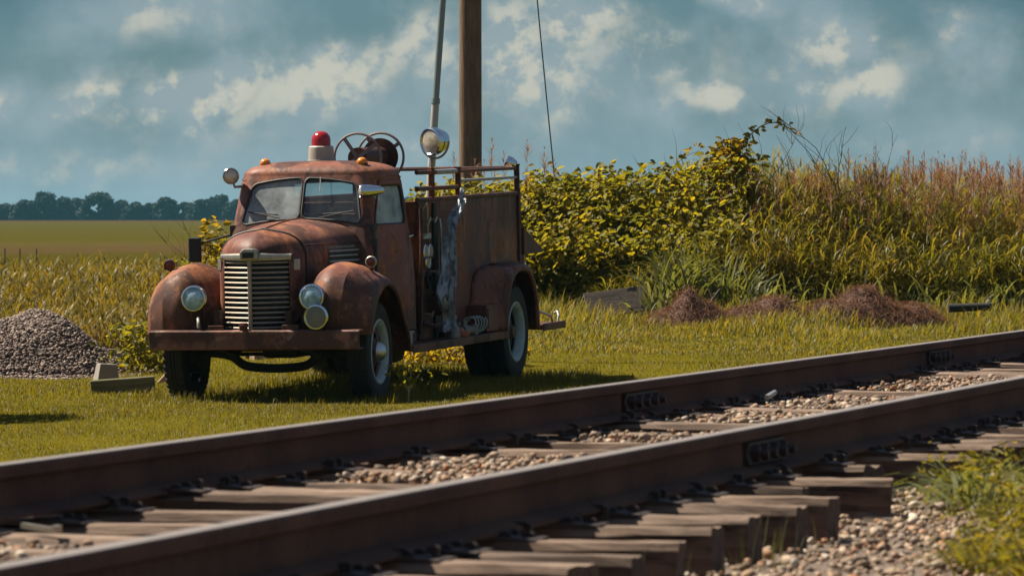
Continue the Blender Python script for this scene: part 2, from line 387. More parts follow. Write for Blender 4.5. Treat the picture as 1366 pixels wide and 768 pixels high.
def stone(name, stops, rough=.85):
    m, T = mat_new(name)
    r = T.new('ShaderNodeNewGeometry').outputs['Random Per Island']
    n = T.noise(T.co, 40, 5)
    T.put(T.b.inputs['Base Color'], T.mix(1.0, T.ramp(r, stops), T.ramp(n, [(.2, (.6, .6, .6)), (.8, (1.2, 1.2, 1.2))]), 'MULTIPLY'))
    T.b.inputs['Roughness'].default_value = rough; bump(T, n, .4, .006); return m
M['ballast'] = stone('mixed_ballast_stone', [(0, (.08, .055, .04)), (.15, (.18, .12, .08)), (.35, (.36, .25, .165)), (.5, (.34, .155, .07)), (.6, (.13, .095, .07)), (.72, (.46, .35, .25)), (.86, (.24, .17, .12)), (1, (.62, .53, .42))])
M['gravel'] = stone('grey_gravel_stone', [(0, (.11, .075, .058)), (.4, (.20, .142, .112)), (.75, (.29, .215, .172)), (1, (.42, .34, .28))])
M['cloth'] = plain('tattered_blue_grey_plastic', (.26, .29, .31), .45, 0, .8, 9)
M['concrete'] = plain('grey_concrete', (.22, .195, .165), .9, 0, .25, 14)

def groundmat():
    m, T = mat_new('lawn_soil')
    p = T.new('ShaderNodeNewGeometry').outputs['Position']
    a = T.noise(p, .55, 6, .6); b = T.noise(p, 9, 6, .7)
    col = T.mix(a, (.085, .073, .007), (.13, .105, .009)); col = T.mix(T.m('MULTIPLY', b, .5), col, (.06, .052, .007))
    T.put(T.b.inputs['Base Color'], col); T.b.inputs['Roughness'].default_value = .95; T.b.inputs['Specular IOR Level'].default_value = 0; bump(T, b, .6, .04); return m
M['soil'] = groundmat()
def fieldmat():
    m, T = mat_new('crop_field')
    p = T.new('ShaderNodeNewGeometry').outputs['Position']
    sp = T.new('ShaderNodeSeparateXYZ'); T.l.new(p, sp.inputs[0]); y = sp.outputs[1]
    n = T.noise(T.mapping(p, scale=(.05, .012, 1)), 1.0, 6, .65); n2 = T.noise(T.mapping(p, scale=(.6, .05, 1)), 1.0, 6, .7)
    yy = T.m('ADD', y, T.m('MULTIPLY', T.m('SUBTRACT', n, .5), 90))
    green = T.mix(n2, (.045, .040, .005), (.07, .057, .008))
    tan = T.mix(T.step(yy, 300, 325), T.mix(n2, (.075, .048, .018), (.055, .038, .014)), T.mix(n2, (.075, .058, .013), (.055, .042, .012)))
    col = T.mix(T.step(yy, 330, 375), tan, green)
    col = T.mix(T.step(yy, 235, 265), T.mix(n2, (.042, .036, .005), (.06, .048, .007)), col)
    col = T.mix(T.m('MULTIPLY', T.step(y, 950, 1350), .85), col, (.062, .028, .012))
    T.put(T.b.inputs['Base Color'], col); T.b.inputs['Roughness'].default_value = .95; T.b.inputs['Specular IOR Level'].default_value = 0; return m
M['field'] = fieldmat()
M['bedsoil'] = plain('gravelly_bed_soil', (.125, .09, .066), .95, 0, .5, 30)

# ------------------------------------------------------------------ the setting: ground, field, track bed
def axis_pts(lo, hi, c0, c1, step):
    a = list(np.arange(c0, c1 + 1e-6, step)); d = step; x = c1
    while x < hi: d *= 1.35; x += d; a.append(min(x, hi))
    d = step; x = c0; pre = []
    while x > lo: d *= 1.35; x -= d; pre.append(max(x, lo))
    return np.array(pre[::-1] + a)
def sheet(name, xs, ys, mat, dz=0.0):
    X, Y = np.meshgrid(xs, ys, indexing='ij'); Z = ground_z(X, Y) + dz
    V = np.stack([X, Y, Z], -1).reshape(-1, 3); a, b = X.shape
    I = np.arange(a * b).reshape(a, b)
    F = np.stack([I[:-1, :-1], I[1:, :-1], I[1:, 1:], I[:-1, 1:]], -1).reshape(-1, 4)
    o = np_mesh(name, V, F, mat, smooth=True); o['kind'] = 'structure'; return o
sheet('ground', axis_pts(-2600, 2600, -9, 13, .3), axis_pts(-80, 3200, 6, 100, .35), M['soil'])
sheet('field', axis_pts(-1400, 1400, -60, 40, 4), np.concatenate([np.arange(100, 400, 6), np.arange(400, 1560, 20)]), M['field'], .03)
S0, S1 = -9.0, 60.0
def bed():
    ns = np.array([-2.5, -2.1, -1.9, -1.5, -1.0, -.5, 0, .25, .5, .8, 1.3, 2.2, 3.5]); ss = np.arange(S0, S1, .5)
    V = []; 
    for s in ss:
        for n in ns:
            x, y = track(s, n); V.append((x, y, float(ground_z(x, y)) + .012))
    a, b = len(ss), len(ns); I = np.arange(a * b).reshape(a, b)
    F = np.stack([I[:-1, :-1], I[:-1, 1:], I[1:, 1:], I[1:, :-1]], -1).reshape(-1, 4)
    o = np_mesh('track_bed', V, F, M['bedsoil'], smooth=True); o['kind'] = 'structure'
bed()

# ------------------------------------------------------------------ railway
TRM = Matrix.Rotation(-ALPHA, 4, 'Z')                     # local x across (to the right), local y along
def rail(n, label, joints):
    root = empty('rail', (*track(0, n), RAILTOP), label, 'rail', 'rails of the track'); root.rotation_euler = (0, 0, -ALPHA)
    h = .150
    prof = [(-.07, -h), (.07, -h), (.07, -h + .010), (.012, -h + .030), (.009, -.045), (.033, -.036), (.034, -.008), (.029, -.0005), (-.029, -.0005), (-.034, -.008), (-.033, -.036), (-.009, -.045), (-.012, -h + .030), (-.07, -h + .010)]
    MB().prism(prof, lambda a, b, d: (a, d, b), S0, S1).build('rail_body', M['rail'], root, smooth=False)
    MB().prism([(-.028, -.004), (.028, -.004), (.026, .0015), (-.026, .0015)], lambda a, b, d: (a, d, b), S0, S1).build('running_surface', M['railhead'], root, smooth=False)
    for px in joints:
        s = s_at(px, n)
        for side in (1,):
            mb = MB(); mb.prism([(.011, -.118), (.034, -.118), (.03, -.10), (.022, -.08), (.03, -.052), (.03, -.045), (.011, -.045)], lambda a, b, d: (a * side, d, b), s - .30, s + .30)
            j = mb.build('joint_bar', M['plate'], root, smooth=False)
            for k in (-.22, -.08, .08, .22):
                nb = MB(); nb.lathe((.022 * side, s + k, -.083), (side, 0, 0), [(0, 0), (.030, 0), (.030, .030), (.016, .032), (.016, .060), (0, .060)], 6).build('bolt', M['plate'], j, smooth=False)
    anchor = MB().prism([(.035, .014), (.075, .010), (.075, -.010), (.04, -.012), (.04, -.022), (.086, -.024), (.09, .014), (.072, .022), (.035, .022)], lambda a, b, d: (a, d, b - h), -.014, .014).build('rail_anchor', M['plate'], root, smooth=False)
    for k, s in enumerate(np.arange(S0 + 3, 36, 1.15)):      # anchors clipped over the foot of the rail
        o = anchor if k == 0 else anchor.copy()
        if k: COL.objects.link(o); o.parent = root
        o.location = (0, s + random.uniform(-.15, .15), 0)
    return root
rail(0.0, 'near steel rail of the railway track, crossing the bottom of the view', [1012])
rail(-GAUGE, 'far steel rail of the railway track, beside the mown grass', [848, 1246])

# ties: near ends read from the photograph, the rest spaced on
TIE_TOP = RAILTOP - .150 - .014
def tie_s_from_px(px, py):
    d = ray(px, py); P = CAM + d * ((TIE_TOP - ZC) / d[2]); v = P[:2] - RP
    return float(v @ RT), float(v @ RN)
ends = [(778, 753), (850, 741), (911, 722), (957, 702), (1007, 688), (1070, 675), (1113, 663), (1190, 639), (1303, 606), (1328, 593)]
slist = [tie_s_from_px(*e) for e in ends]
tiepos = []
s = min(a for a, _ in slist) - .52
pre = []
while s > S0 + 4.5: pre.append((s + random.uniform(-.06, .06), .56 + random.uniform(-.08, .08))); s -= .52
tiepos = pre[::-1] + sorted(slist)
s = tiepos[-1][0] + .5
while s < 34: tiepos.append((s + random.uniform(-.08, .08), .56 + random.uniform(-.1, .1))); s += .53
ss = [tiepos[0]]
for t in tiepos[1:]:
    if t[0] - ss[-1][0] > .95:
        ss.append(((t[0] + ss[-1][0]) / 2, min(t[1], ss[-1][1]) - random.uniform(.05, .25)))
    ss.append(t)
tiepos = ss
def tie_mesh(k):
    r = random.Random(k); L = 2.62; nx = 26; mb = MB(); skew = r.uniform(-.18, .18); skz = r.uniform(-.12, .12)
    hw, hh = random.Random(k + 50).uniform(.092, .110), .19
    prof = [(-hw, -hh), (-hw, -.02), (-hw + .015, 0), (-.04, .001), (.02, -.001), (.06, .001), (hw - .015, 0), (hw, -.02), (hw, -hh)]
    P = []
    for i in range(nx + 1):
        x = -L * i / nx
        row = []
        for j, (a, b) in enumerate(prof):
            e = .003 * math.sin(j * 2.1 + x * 3.1 + k) + r.uniform(-.0015, .0015)
            if b > -.1: b = b - .006 * max(0, math.sin(x * 2.3 + j * 1.9 + k * 1.7)) ** 6
            bb = b + (r.uniform(-.003, .002) + .003 * math.sin(x * 5 + j) if b > -.1 else 0)
            row.append((x + (skew * a + skz * bb if i == 0 else 0), a + e, bb))
        P.append(row)
    mb.grid(P); n = len(prof)
    mb.add(P[0], [tuple(range(n))]); mb.add(P[-1], [tuple(range(n))[::-1]])
    return mb
joint_s = s_at(1012, 0)
order = sorted(range(len(tiepos)), key=lambda i: tiepos[i][0])
after = [i for i in order if tiepos[i][0] >= joint_s]; before = [i for i in order if tiepos[i][0] < joint_s][::-1]
ORD = ['first', 'second', 'third', 'fourth', 'fifth', 'sixth', 'seventh', 'eighth', 'ninth', 'tenth', 'eleventh', 'twelfth', 'thirteenth', 'fourteenth', 'fifteenth', 'sixteenth', 'seventeenth', 'eighteenth', 'nineteenth', 'twentieth']
def tie_label(i):
    if i in before:
        k = before.index(i); return f'weathered grey wooden tie, {ORD[k]} on the camera side of the near joint bar' if k < 20 else None
    k = after.index(i); return f'weathered brown wooden tie, {ORD[k]} beyond the near rail joint bar' if k < 20 else None
spike_proto = MB().prism([(-.008, -.03), (.008, -.03), (.008, .034), (.010, .044), (0, .050), (-.022, .046), (-.024, .036), (-.008, .034)], lambda a, b, d: (a, d, b), -.010, .010).build('spike', M['plate'], None, smooth=False)
for i, (s, n_end) in enumerate(tiepos):
    root = empty('railroad_tie', (*track(s, n_end), TIE_TOP), tie_label(i) or 'weathered wooden tie far along the track, ballast heaped between it and its neighbours', 'tie', 'wooden ties under the rails')
    root.rotation_euler = (random.uniform(-.014, .004), random.uniform(-.010, .010), -ALPHA + random.uniform(-.03, .03))
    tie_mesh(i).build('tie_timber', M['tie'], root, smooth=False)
    for off in (-n_end, -n_end - GAUGE):
        MB().prism([(-.17, 0), (.17, 0), (.17, .006), (.085, .013), (-.085, .013), (-.17, .006)], lambda a, b, d: (a + off, d, b), -.09, .09).build('tie_plate', M['plate'], root, smooth=False)
        for dx, dy in ((.088, -.05), (.088, .05), (-.088, .03), (.14, 0)):
            o = spike_proto.copy(); COL.objects.link(o); o.parent = root; o.location = (off + dx, dy, random.choice((-.026, -.022, -.010)))
            if dx < 0: o.rotation_euler = (0, 0, math.pi)

bpy.data.objects.remove(spike_proto)
# stones
def ico_rocks(name, pos, size, mat, seed=1, flat=.7, parent=None, variants=24):
    r = np.random.default_rng(seed); bm = bmesh.new(); bmesh.ops.create_icosphere(bm, subdivisions=1, radius=1)
    bv = np.array([v.co[:] for v in bm.verts]); bf = np.array([[v.index for v in f.verts] for f in bm.faces]); bm.free()
    K = len(pos); var = bv[None] * (1 + r.uniform(-.42, .30, (variants, len(bv), 1)))
    var = np.sign(var) * np.abs(var) ** .62 * .9
    q = r.normal(size=(K, 3, 3)); Q, _ = np.linalg.qr(q)
    sc = size[:, None] * r.uniform(.5, 1.35, (K, 3))
    V = var[r.integers(0, variants, K)] * sc[:, None, :]
    V = np.einsum('kij,knj->kni', Q, V); V[:, :, 2] *= flat; V += pos[:, None, :]
    F = bf[None] + (np.arange(K) * len(bv))[:, None, None]
    return np_mesh(name, V.reshape(-1, 3), F.reshape(-1, 3), mat, parent)
FILL = [(at_px, w) for at_px, w in ((-60, 260), (90, 240), (690, 130), (770, 90), (960, 60), (1090, 90), (1190, 120), (1330, 110))]
def fill_at(s, n):                                        # how full of stone the bay between the rails is
    f = 0 * s
    for px, w in FILL:
        a, b = s_at(px - w / 2, -.75), s_at(px + w / 2, -.75); f = np.maximum(f, 1.15 * np.exp(-((s - (a + b) / 2) / ((b - a) / 2)) ** 4))
    return f * .8 + .18 * np.sin(s * 7 + n * 3) * np.sin(n * 4.0 + s) + .06
def ballast():
    r = np.random.default_rng(3)
    tp = np.array([t[0] for t in tiepos]); 
    def sample(K, s0, s1, n0, n1):
        return r.uniform(s0, s1, K), r.uniform(n0, n1, K)
    s, n = sample(60000, S0 + 3, 34, -GAUGE + .06, -.06)
    dmin = np.abs(s[:, None] - tp[None]).min(1)
    # bands between the rails are fuller in some places than others
    full = fill_at(s, n)
    keepb = (dmin > .12) | ((full > .75) & (r.random(len(s)) < .5) & (np.abs(n + .75) < .45))
    s, n, dmin, full = s[keepb], n[keepb], dmin[keepb], full[keepb]
    zt = TIE_TOP - .14 + .145 * sstep((full - .30) / .4) - .04 * (np.abs(n + .75) > .55)
    zt = np.where(dmin <= .12, TIE_TOP + .008, zt) 
    p1 = np.stack([*(RP[:, None] + RT[:, None] * s + RN[:, None] * n), zt + r.uniform(-.03, .012, len(s))], 1)
    s, n = sample(90000, S0 + 3, 30, .04, 3.2)
    dmin = np.abs(s[:, None] - tp[None]).min(1)
    k = (dmin > .125) | (n > .62); s, n = s[k], n[k]
    x, y = RP[:, None] + RT[:, None] * s + RN[:, None] * n
    p2 = np.stack([x, y, ground_z(x, y) + .012 + r.uniform(-.01, .022, len(s))], 1)
    s, n = sample(14000, S0 + 3, 34, -2.35, -GAUGE - .05)
    dmin = np.abs(s[:, None] - tp[None]).min(1); k = (dmin > .125); s, n = s[k], n[k]
    x, y = RP[:, None] + RT[:, None] * s + RN[:, None] * n
    p3 = np.stack([x, y, ground_z(x, y) + .03 + r.uniform(-.02, .02, len(s))], 1)
    P = np.concatenate([p1, p2, p3]); sz = np.exp(r.normal(math.log(.0105), .38, len(P))).clip(.004, .03)
    o = ico_rocks('ballast', P, sz, M['ballast'], 7); tag(o, 'mixed brown and pale ballast stones lying between and beside the ties', 'ballast', kind='stuff')
ballast()
def loose_bits():
    p = np.array([*track(s_at(1029, -1.28), -1.28), TIE_TOP + .05])
    o = MB().cyl((-.055, -.02, -.03), (.05, .02, .03), .013, .011, 8).build('loose_bolt', M['alu'], None); o.location = p; o.rotation_euler = (0, .35, .9)
    tag(o, 'loose pale grey bolt leaning on the far rail between two ties', 'bolt')
    p = np.array([*track(s_at(52, -1.22), -1.22), TIE_TOP + .016])
    o = MB().box((0, 0, 0), (.14, .013, .014)).box((.07, 0, .004), (.014, .028, .02)).build('loose_spike', M['dullchrome'], None); o.location = p; o.rotation_euler = (.05, .06, -.75)
    tag(o, 'loose rusty rail spike lying by the far rail at bottom left', 'spike')
    mb = MB(); P = []
    for i in range(9):
        t = i / 8; r = .045 * (1 - .5 * abs(t - .45)) + random.uniform(-.008, .008)
        P.append([(t * .46 - .23, r * math.cos(a) * 1.2, r * math.sin(a) + .03 * math.sin(3 * t)) for a in np.linspace(0, 2 * math.pi, 9)])
    mb.grid(P); mb.add(P[0], [tuple(range(9))]); mb.add(P[-1], [tuple(range(9))])
    o = mb.build('wood_chunk', M['greywood'], None, smooth=True, angle=25); q = at(1160, 705, 1); d = ray(1160, 705); q = CAM + d * ((.65 - ZC) / d[2]); o.location = q; o.rotation_euler = (.2, .12, -.5)
    tag(o, 'splintered brown chunk of broken tie lying on the ballast at lower right', 'wood chunk')
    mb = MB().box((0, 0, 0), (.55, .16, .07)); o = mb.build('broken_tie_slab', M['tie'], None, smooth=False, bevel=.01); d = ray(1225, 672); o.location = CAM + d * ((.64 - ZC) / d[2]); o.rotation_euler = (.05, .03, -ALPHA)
    tag(o, 'dark broken slab of tie sunk in the stones beside the green weeds', 'wood slab')
loose_bits()

# ------------------------------------------------------------------ the fire truck  (local x = truck's left, y = backwards, z = up)
PSI = rad(16)
truck = empty('fire_truck', (0, 0, 0), 'rusty red vintage fire truck with red roof beacon, parked on the grass', 'fire truck')
truck.matrix_world = Matrix.Translation((-2.18, 48.56, 0.0)) @ Matrix.Rotation(-PSI, 4, 'Z') @ Matrix.Rotation(rad(1.3), 4, 'X') @ Matrix.Rotation(rad(-.6), 4, 'Y')
TRUCK = truck.matrix_world.copy()

def part(mb, name, mat, parent=truck, **kw): return mb.build(name, mat, parent, **kw)

def build_cab():
    zs = np.array([.45, 1.00, 1.35, 1.58, 1.68, 1.97, 2.05]); ws = np.array([.85, .845, .82, .782, .77, .73, .712])
    fs = np.array([.66, .68, .74, .82, .85, .97, 1.0]); rs = np.array([1.79, 1.80, 1.80, 1.80, 1.80, 1.78, 1.76])
    BR = [0, .30, .37, .69, .77, 1.0]
    def plan(s, w, vf, vr, rf, rr, bul):
        sg = 1 if s >= 0 else -1; s = abs(s)
        if s < BR[1]: t = s / BR[1]; u, v = (w - rf) * t, vf
        elif s < BR[2]: a = (s - BR[1]) / (BR[2] - BR[1]) * math.pi / 2; u, v = w - rf + rf * math.sin(a), vf + rf - rf * math.cos(a)
        elif s < BR[3]: t = (s - BR[2]) / (BR[3] - BR[2]); u, v = w, vf + rf + (vr - rr - vf - rf) * t
        elif s < BR[4]: a = (s - BR[3]) / (BR[4] - BR[3]) * math.pi / 2; u, v = w - rr + rr * math.cos(a), vr - rr + rr * math.sin(a)
        else: t = (s - BR[4]) / (1 - BR[4]); u, v = (w - rr) * (1 - t), vr
        k = max(0, 1 - (u / w) ** 2); frontness = max(0, 1 - (v - vf) / (vr - vf) * 2.2)
        v -= bul * k * frontness
        u *= 1 - .13 * float(sstep((1.55 - v) / .75))
        return sg * u, v
    ZT = 2.175
    def surf(s, h):                                       # h: height in metres up to 2.05, then 0..1 above that over the roof dome
        if h <= 2.05:
            w = float(np.interp(h, zs, ws)); vf = float(np.interp(h, zs, fs)); vr = float(np.interp(h, zs, rs))
            rf = float(np.interp(h, [1.5, 2.05], [.08, .15])); u, v = plan(s, w, vf, vr, rf, .17, .05); return u, v, h
        t = min(1, h - 2.05); c = math.cos(t * math.pi / 2); c2 = c ** .62
        u, v = plan(s, ws[-1], fs[-1], rs[-1], .15, .17, .05)
        # a slight drip-rail bulge, then the dome
        vc = 1.38; return u * c2, vc + (v - vc) * c2, 2.05 + (ZT - 2.05) * math.sin(t * math.pi / 2)
    ns = 320; S = np.linspace(-1, 1, ns + 1)
    Hs = np.concatenate([np.linspace(.45, 2.05, 146), 2.05 + np.linspace(0, 1, 26)[1:] ** .8])
    def rr(s, h, s0, s1, h0, h1, rs_, rh):                # inside a rounded rectangle in (s,h)
        if not (s0 < s < s1 and h0 < h < h1): return False
        ds = max(s0 + rs_ - s, s - s1 + rs_, 0) / rs_; dh = max(h0 + rh - h, h - h1 + rh, 0) / rh
        return ds * ds + dh * dh <= 1
    WIN = {'wl': (-.297, -.006, 1.645, 2.025, .03, .06), 'wr': (.006, .297, 1.645, 2.025, .03, .06),
           'dl': (.372, .668, 1.575, 1.95, .04, .07), 'dr': (-.668, -.372, 1.575, 1.95, .04, .07)}
    REAR = (.81, 1.0, 1.68, 1.97, .04, .08)
    def zone(s, h):
        for k, q in WIN.items():
            if rr(s, h + (.05 * (s / .27) ** 2 if k[0] == 'w' else 0), *q): return k
        if abs(s) > REAR[0] and REAR[2] < h < REAR[3]:
            q = REAR
            if rr(abs(s), h, q[0], 1.2, q[2], q[3], q[4], q[5]): return 'rear'
        a = abs(s)
        if .362 < a < .692 and .56 < h < 2.0: return 'door' if (.367 < a < .687 and .568 < h < 1.992) else 'gap'
        return 'cab'
    P = np.array([[surf(s, h) for s in S] for h in Hs])
    sm = (S[1:] + S[:-1]) / 2; hm = (Hs[1:] + Hs[:-1]) / 2
    Z = [[zone(s, h) for s in sm] for h in hm]
    keep = [[z == 'cab' for z in r] for r in Z]
    # door opening is closed behind by a slightly inset skin so the gap reads as a dark line
    cab = part(MB().grid(P, keep), 'cab', M['roof'], solid=.018, angle=50)
    for sg, nm in ((1, 'l'), (-1, 'r')):
        Q = P.copy(); Q[:, :, 0] += sg * .006
        kd = [[Z[i][j] == 'door' and (sm[j] > 0) == (sg > 0) for j in range(ns)] for i in range(len(hm))]
        d = part(MB().grid(Q, kd), 'door', M['paint'], solid=.02, angle=50)
        hp = surf(sg * .67, 1.46); x = hp[0] + sg * .02
        hd = MB().cyl((x - sg * .02, hp[1], 1.46), (x + sg * .03, hp[1], 1.46), .010).tube([(x + sg * .03, hp[1] + .03, 1.462), (x + sg * .032, hp[1], 1.46), (x + sg * .03, hp[1] - .06, 1.458), (x + sg * .025, hp[1] - .10, 1.452)], .009, 8)
        part(hd, 'handle', M['chrome'], d)
        hg = MB()
        for z in (.80, 1.42): p = surf(sg * .372, z); hg.cyl((p[0] + sg * .008, p[1], z - .035), (p[0] + sg * .008, p[1], z + .035), .012)
        part(hg, 'hinge', M['paint'], d)
    def outline(q, n=8):
        s0, s1, h0, h1, a, b = q; pts = []
        for cx, cy, st in ((s1 - a, h1 - b, 0), (s0 + a, h1 - b, 90), (s0 + a, h0 + b, 180), (s1 - a, h0 + b, 270)):
            for k in range(n + 1):
                t = rad(st + 90 * k / n); pts.append((cx + a * math.cos(t), cy + b * math.sin(t)))
        res = []
        for (p, q2) in zip(pts, pts[1:] + pts[:1]):
            for k in range(4):
                t = k / 4; ss_ = p[0] + (q2[0] - p[0]) * t; res.append(surf(ss_, p[1] + (q2[1] - p[1]) * t - (.05 * (ss_ / .27) ** 2 if abs(ss_) < .33 else 0)))
        return res
    def pane(q, inset):
        s0, s1, h0, h1, a, b = q; G = []
        for h in np.linspace(h0 - .005, h1 + .005, 14):
            row = []
            for s in np.linspace(s0 - .006, s1 + .006, 18):
                u, v, z = surf(s, h - (.05 * (s / .27) ** 2 if abs(s) < .33 else 0)); c = Vector((u, v - 1.3)).normalized(); row.append((u - c.x * inset, v - c.y * inset, z))
            G.append(row)
        return MB().grid(G)
    for k, q in WIN.items():
        nm = 'windscreen' if k[0] == 'w' else 'door_window'
        g = part(pane(q, .012), nm, {'wl': M['glassL'], 'wr': M['glassR'], 'dl': M['glassD'], 'dr': M['glassD']}[k], angle=60)
        part(MB().tube(outline(q), .014, 8, True), 'window_seal', M['gasket'], g)
    g = part(pane((.81, 1.0, 1.68, 1.97, .04, .08), .012).grid([[(-p[0], p[1], p[2]) for p in r] for r in np.array([[surf(s, h) for s in np.linspace(.805, 1, 8)] for h in np.linspace(1.675, 1.975, 8)])]), 'rear_window', M['glassR'])
    part(MB().tube([surf(0, h) for h in np.linspace(1.63, 2.04, 8)], .010, 8), 'windscreen_divider', M['paint'])
    # drip rail over each door
    for sg in (1, -1): part(MB().tube([Vector(surf(sg * s, 2.01 + .03 * math.sin((s - .33) / .42 * math.pi))) + Vector((sg * .012, 0, 0)) for s in np.linspace(.33, .75, 30)], .009, 6), 'drip_rail', M['roof'])
    # wipers
    for sg in (1, -1):
        a = Vector(surf(sg * .10, 1.655)) + Vector((0, -.03, 0)); b = Vector(surf(sg * .22, 1.70)) + Vector((0, -.025, 0))
        part(MB().tube([a, b], .006, 6).tube([b + Vector((-sg * .2, -.004, -.012)), b, b + Vector((sg * .1, .01, .015))], .007, 6), 'wiper', M['black'])
    part(MB().tube([Vector(surf(.10, 2.02)) + Vector((0, -.03, .015)), Vector(surf(.10, 1.90)) + Vector((0, -.03, 0))], .006, 6), 'roof_peg', M['alu'])
    # interior: floor, dash, seat, steering wheel, back panel inside
    part(MB().box((0, 1.15, .50), (1.55, .95, .03)).box((0, .90, 1.50), (1.42, .16, .18)).box((0, .80, 1.0), (1.5, .04, .9)), 'dashboard', M['inside'], smooth=False)
    part(MB().box((0, 1.35, .98), (1.35, .48, .20)).box((0, 1.55, 1.32), (1.35, .14, .62), Matrix.Rotation(-.15, 4, 'X').to_3x3()), 'seat', M['vinyl'], smooth=False, bevel=.05)
    sw = [Vector((.36, 1.13, 1.66)) + Vector((.20 * math.cos(a), -.20 * math.sin(a) * .55, .20 * math.sin(a) * .83)) for a in np.linspace(0, 2 * math.pi, 33)[:-1]]
    mb = MB().tube(sw, .011, 8, True)
    for k in (2, 13, 24): mb.tube([sw[k], (.36, 1.11, 1.64)], .007, 6)
    mb.cyl((.36, 1.11, 1.65), (.34, .85, 1.35), .016); part(mb, 'steering_wheel', M['black'])
    return surf
cab_surf = build_cab()

def arch_half(w, zb, zs_, zt, ex=2.6, n=22, crease=.02):   # half outline from bottom side to the crown
    pts = [(w, zb + (zs_ - zb) * i / 8) for i in range(8)]
    for i in range(n + 1):
        a = math.pi / 2 * i / n; c, s = math.cos(a), math.sin(a)
        u = w * c ** (2 / ex); z = zs_ + (zt - zs_) * s ** (2 / ex); z += crease * (1 - u / w) ** 6
        pts.append((u, z))
    return pts
def full_arch(*a, **k):
    h = arch_half(*a, **k); return [(u, z) for u, z in h] + [(-u, z) for u, z in h[::-1][1:]]
def build_hood():
    # hood lid and sides from behind the shell to the cowl
    V = np.linspace(-.30, .86, 24); G = []
    def prm(v):
        t = (v + .30) / 1.16; e = sstep(t)
        return .405 + (.635 - .405) * t ** 1.1, .80, 1.27 + .06 * t, 1.555 + .075 * float(np.sin(t * math.pi / 2))
    for v in V:
        w, zb, zs_, zt = prm(v); G.append([(u, v, z) for u, z in full_arch(w, zb, zs_, zt)])
    hood = part(MB().grid(G), 'hood', M['roof'], angle=60)
    # seams: lid edge along both sides, centre hinge
    def on(v, u_sign, z):
        w, zb, zs_, zt = prm(v)
        if z <= zs_: u = w
        else: s = ((z - zs_) / (zt - zs_)) ** 1.3; u = w * max(0, 1 - s ** 2) ** (1 / 2.6) if s < 1 else 0
        return Vector((u_sign * u, v, z))
    for sg in (1, -1): part(MB().tube([on(v, sg, 1.425) + Vector((sg * .002, 0, 0)) for v in np.linspace(-.29, .74, 24)], .007, 6), 'hood_seam', M['brown'], hood)
    part(MB().tube([(0, v, prm(v)[3] + .022) for v in np.linspace(-.29, .8, 20)], .008, 6), 'hood_hinge', M['roof'], hood)
    part(MB().tube([(u * 1.012, -.295, z) for u, z in full_arch(*[x * 1.004 for x in prm(-.3)])], .011, 6), 'shell_seam', M['gasket'], hood)
    # side louvres: chrome bars in a dark recess
    for sg in (1, -1):
        a, b = .14, .66
        rec = MB(); 
        rec.grid([[on(v, sg, z) + Vector((sg * .004, 0, 0)) for v in np.linspace(a, b, 10)] for z in (1.235, 1.36)])
        l = part(rec, 'louvre_recess', M['gasket'], hood)
        mb = MB()
        for z, e in ((1.355, 0), (1.31, .02), (1.262, 0)): mb.tube([on(v, sg, z) + Vector((sg * .012, 0, 0)) for v in np.linspace(a - .01, b + .01 - e, 10)], .011, 6)
        mb.tube([on(a, sg, 1.255) + Vector((sg * .012, 0, 0)), on(a + .25, sg, 1.24) + Vector((sg * .014, 0, 0)), on(b + .1, sg, 1.17) + Vector((sg * .014, 0, 0))], .006, 6)
        part(mb, 'louvre', M['dullchrome'], l)
        # raised maker's lettering above the louvres
        tx = bpy.data.curves.new('lettering', 'FONT'); tx.body = 'INTERNATIONAL'; tx.size = .062; tx.extrude = .004; tx.align_x = 'CENTER'
        to = bpy.data.objects.new('tmp_text', tx); COL.objects.link(to)
        dg = bpy.context.evaluated_depsgraph_get(); me = bpy.data.meshes.new_from_object(to.evaluated_get(dg)); bpy.data.objects.remove(to)
        tmx = max(abs(v.co.x) for v in me.vertices); k = .24 / tmx
        for v in me.vertices:
            x = v.co.x * k; vv = .40 + x * sg; q = on(vv, sg, 1.378 + v.co.y * .55); v.co = q + Vector((sg * (v.co.z + .003), 0, 0))
        me.materials.clear(); me.materials.append(M['dullchrome']); o = bpy.data.objects.new('lettering', me); link(o, hood)
    # front shell: from the seam forward and inward to the grille opening
    out = full_arch(*prm(-.30)); n = len(out)
    zg0, zg1, ug = .66, 1.305, .312
    def inner(i):
        t = i / (n - 1)                                   # 0 right bottom .. 1 left bottom
        L1 = zg1 - zg0; tot = 2 * L1 + 2 * ug; d = t * tot
        # follow the outer outline's angle for even quads
        if d < L1: u, z = ug, zg0 + d
        elif d < L1 + 2 * ug: u, z = ug - (d - L1), zg1
        else: u, z = -ug, zg1 - (d - L1 - 2 * ug)
        return u, -.50 - .19 * (1 - (abs(u) / ug) ** 1.5), z + .012 * (1 - (u / ug) ** 2) * (z > 1.3)
    G = []
    for r in np.linspace(0, 1, 14):
        a = r * math.pi / 2; fp = 1 - math.cos(a); fv = math.sin(a); row = []
        for i, (u, z) in enumerate(out):
            ui, vi, zi = inner(i); row.append((u + (ui - u) * fp, -.30 + (vi + .30) * fv, z + (zi - z) * fp))
        G.append(row)
    sh = part(MB().grid(G), 'radiator_shell', M['paint'], angle=60)
    part(MB().box((.372, -.455, 1.255), (.065, .012, .10), Matrix.Rotation(.75, 4, 'Z').to_3x3()).box((-.372, -.455, 1.255), (.065, .012, .10), Matrix.Rotation(-.75, 4, 'Z').to_3x3()), 'marker_plate', M['dullchrome'], sh, smooth=False, bevel=.004)
    # grille
    def gv(u): return -.505 - .19 * (1 - (abs(u) / ug) ** 1.35)
    us = np.linspace(-ug + .005, ug - .005, 31)
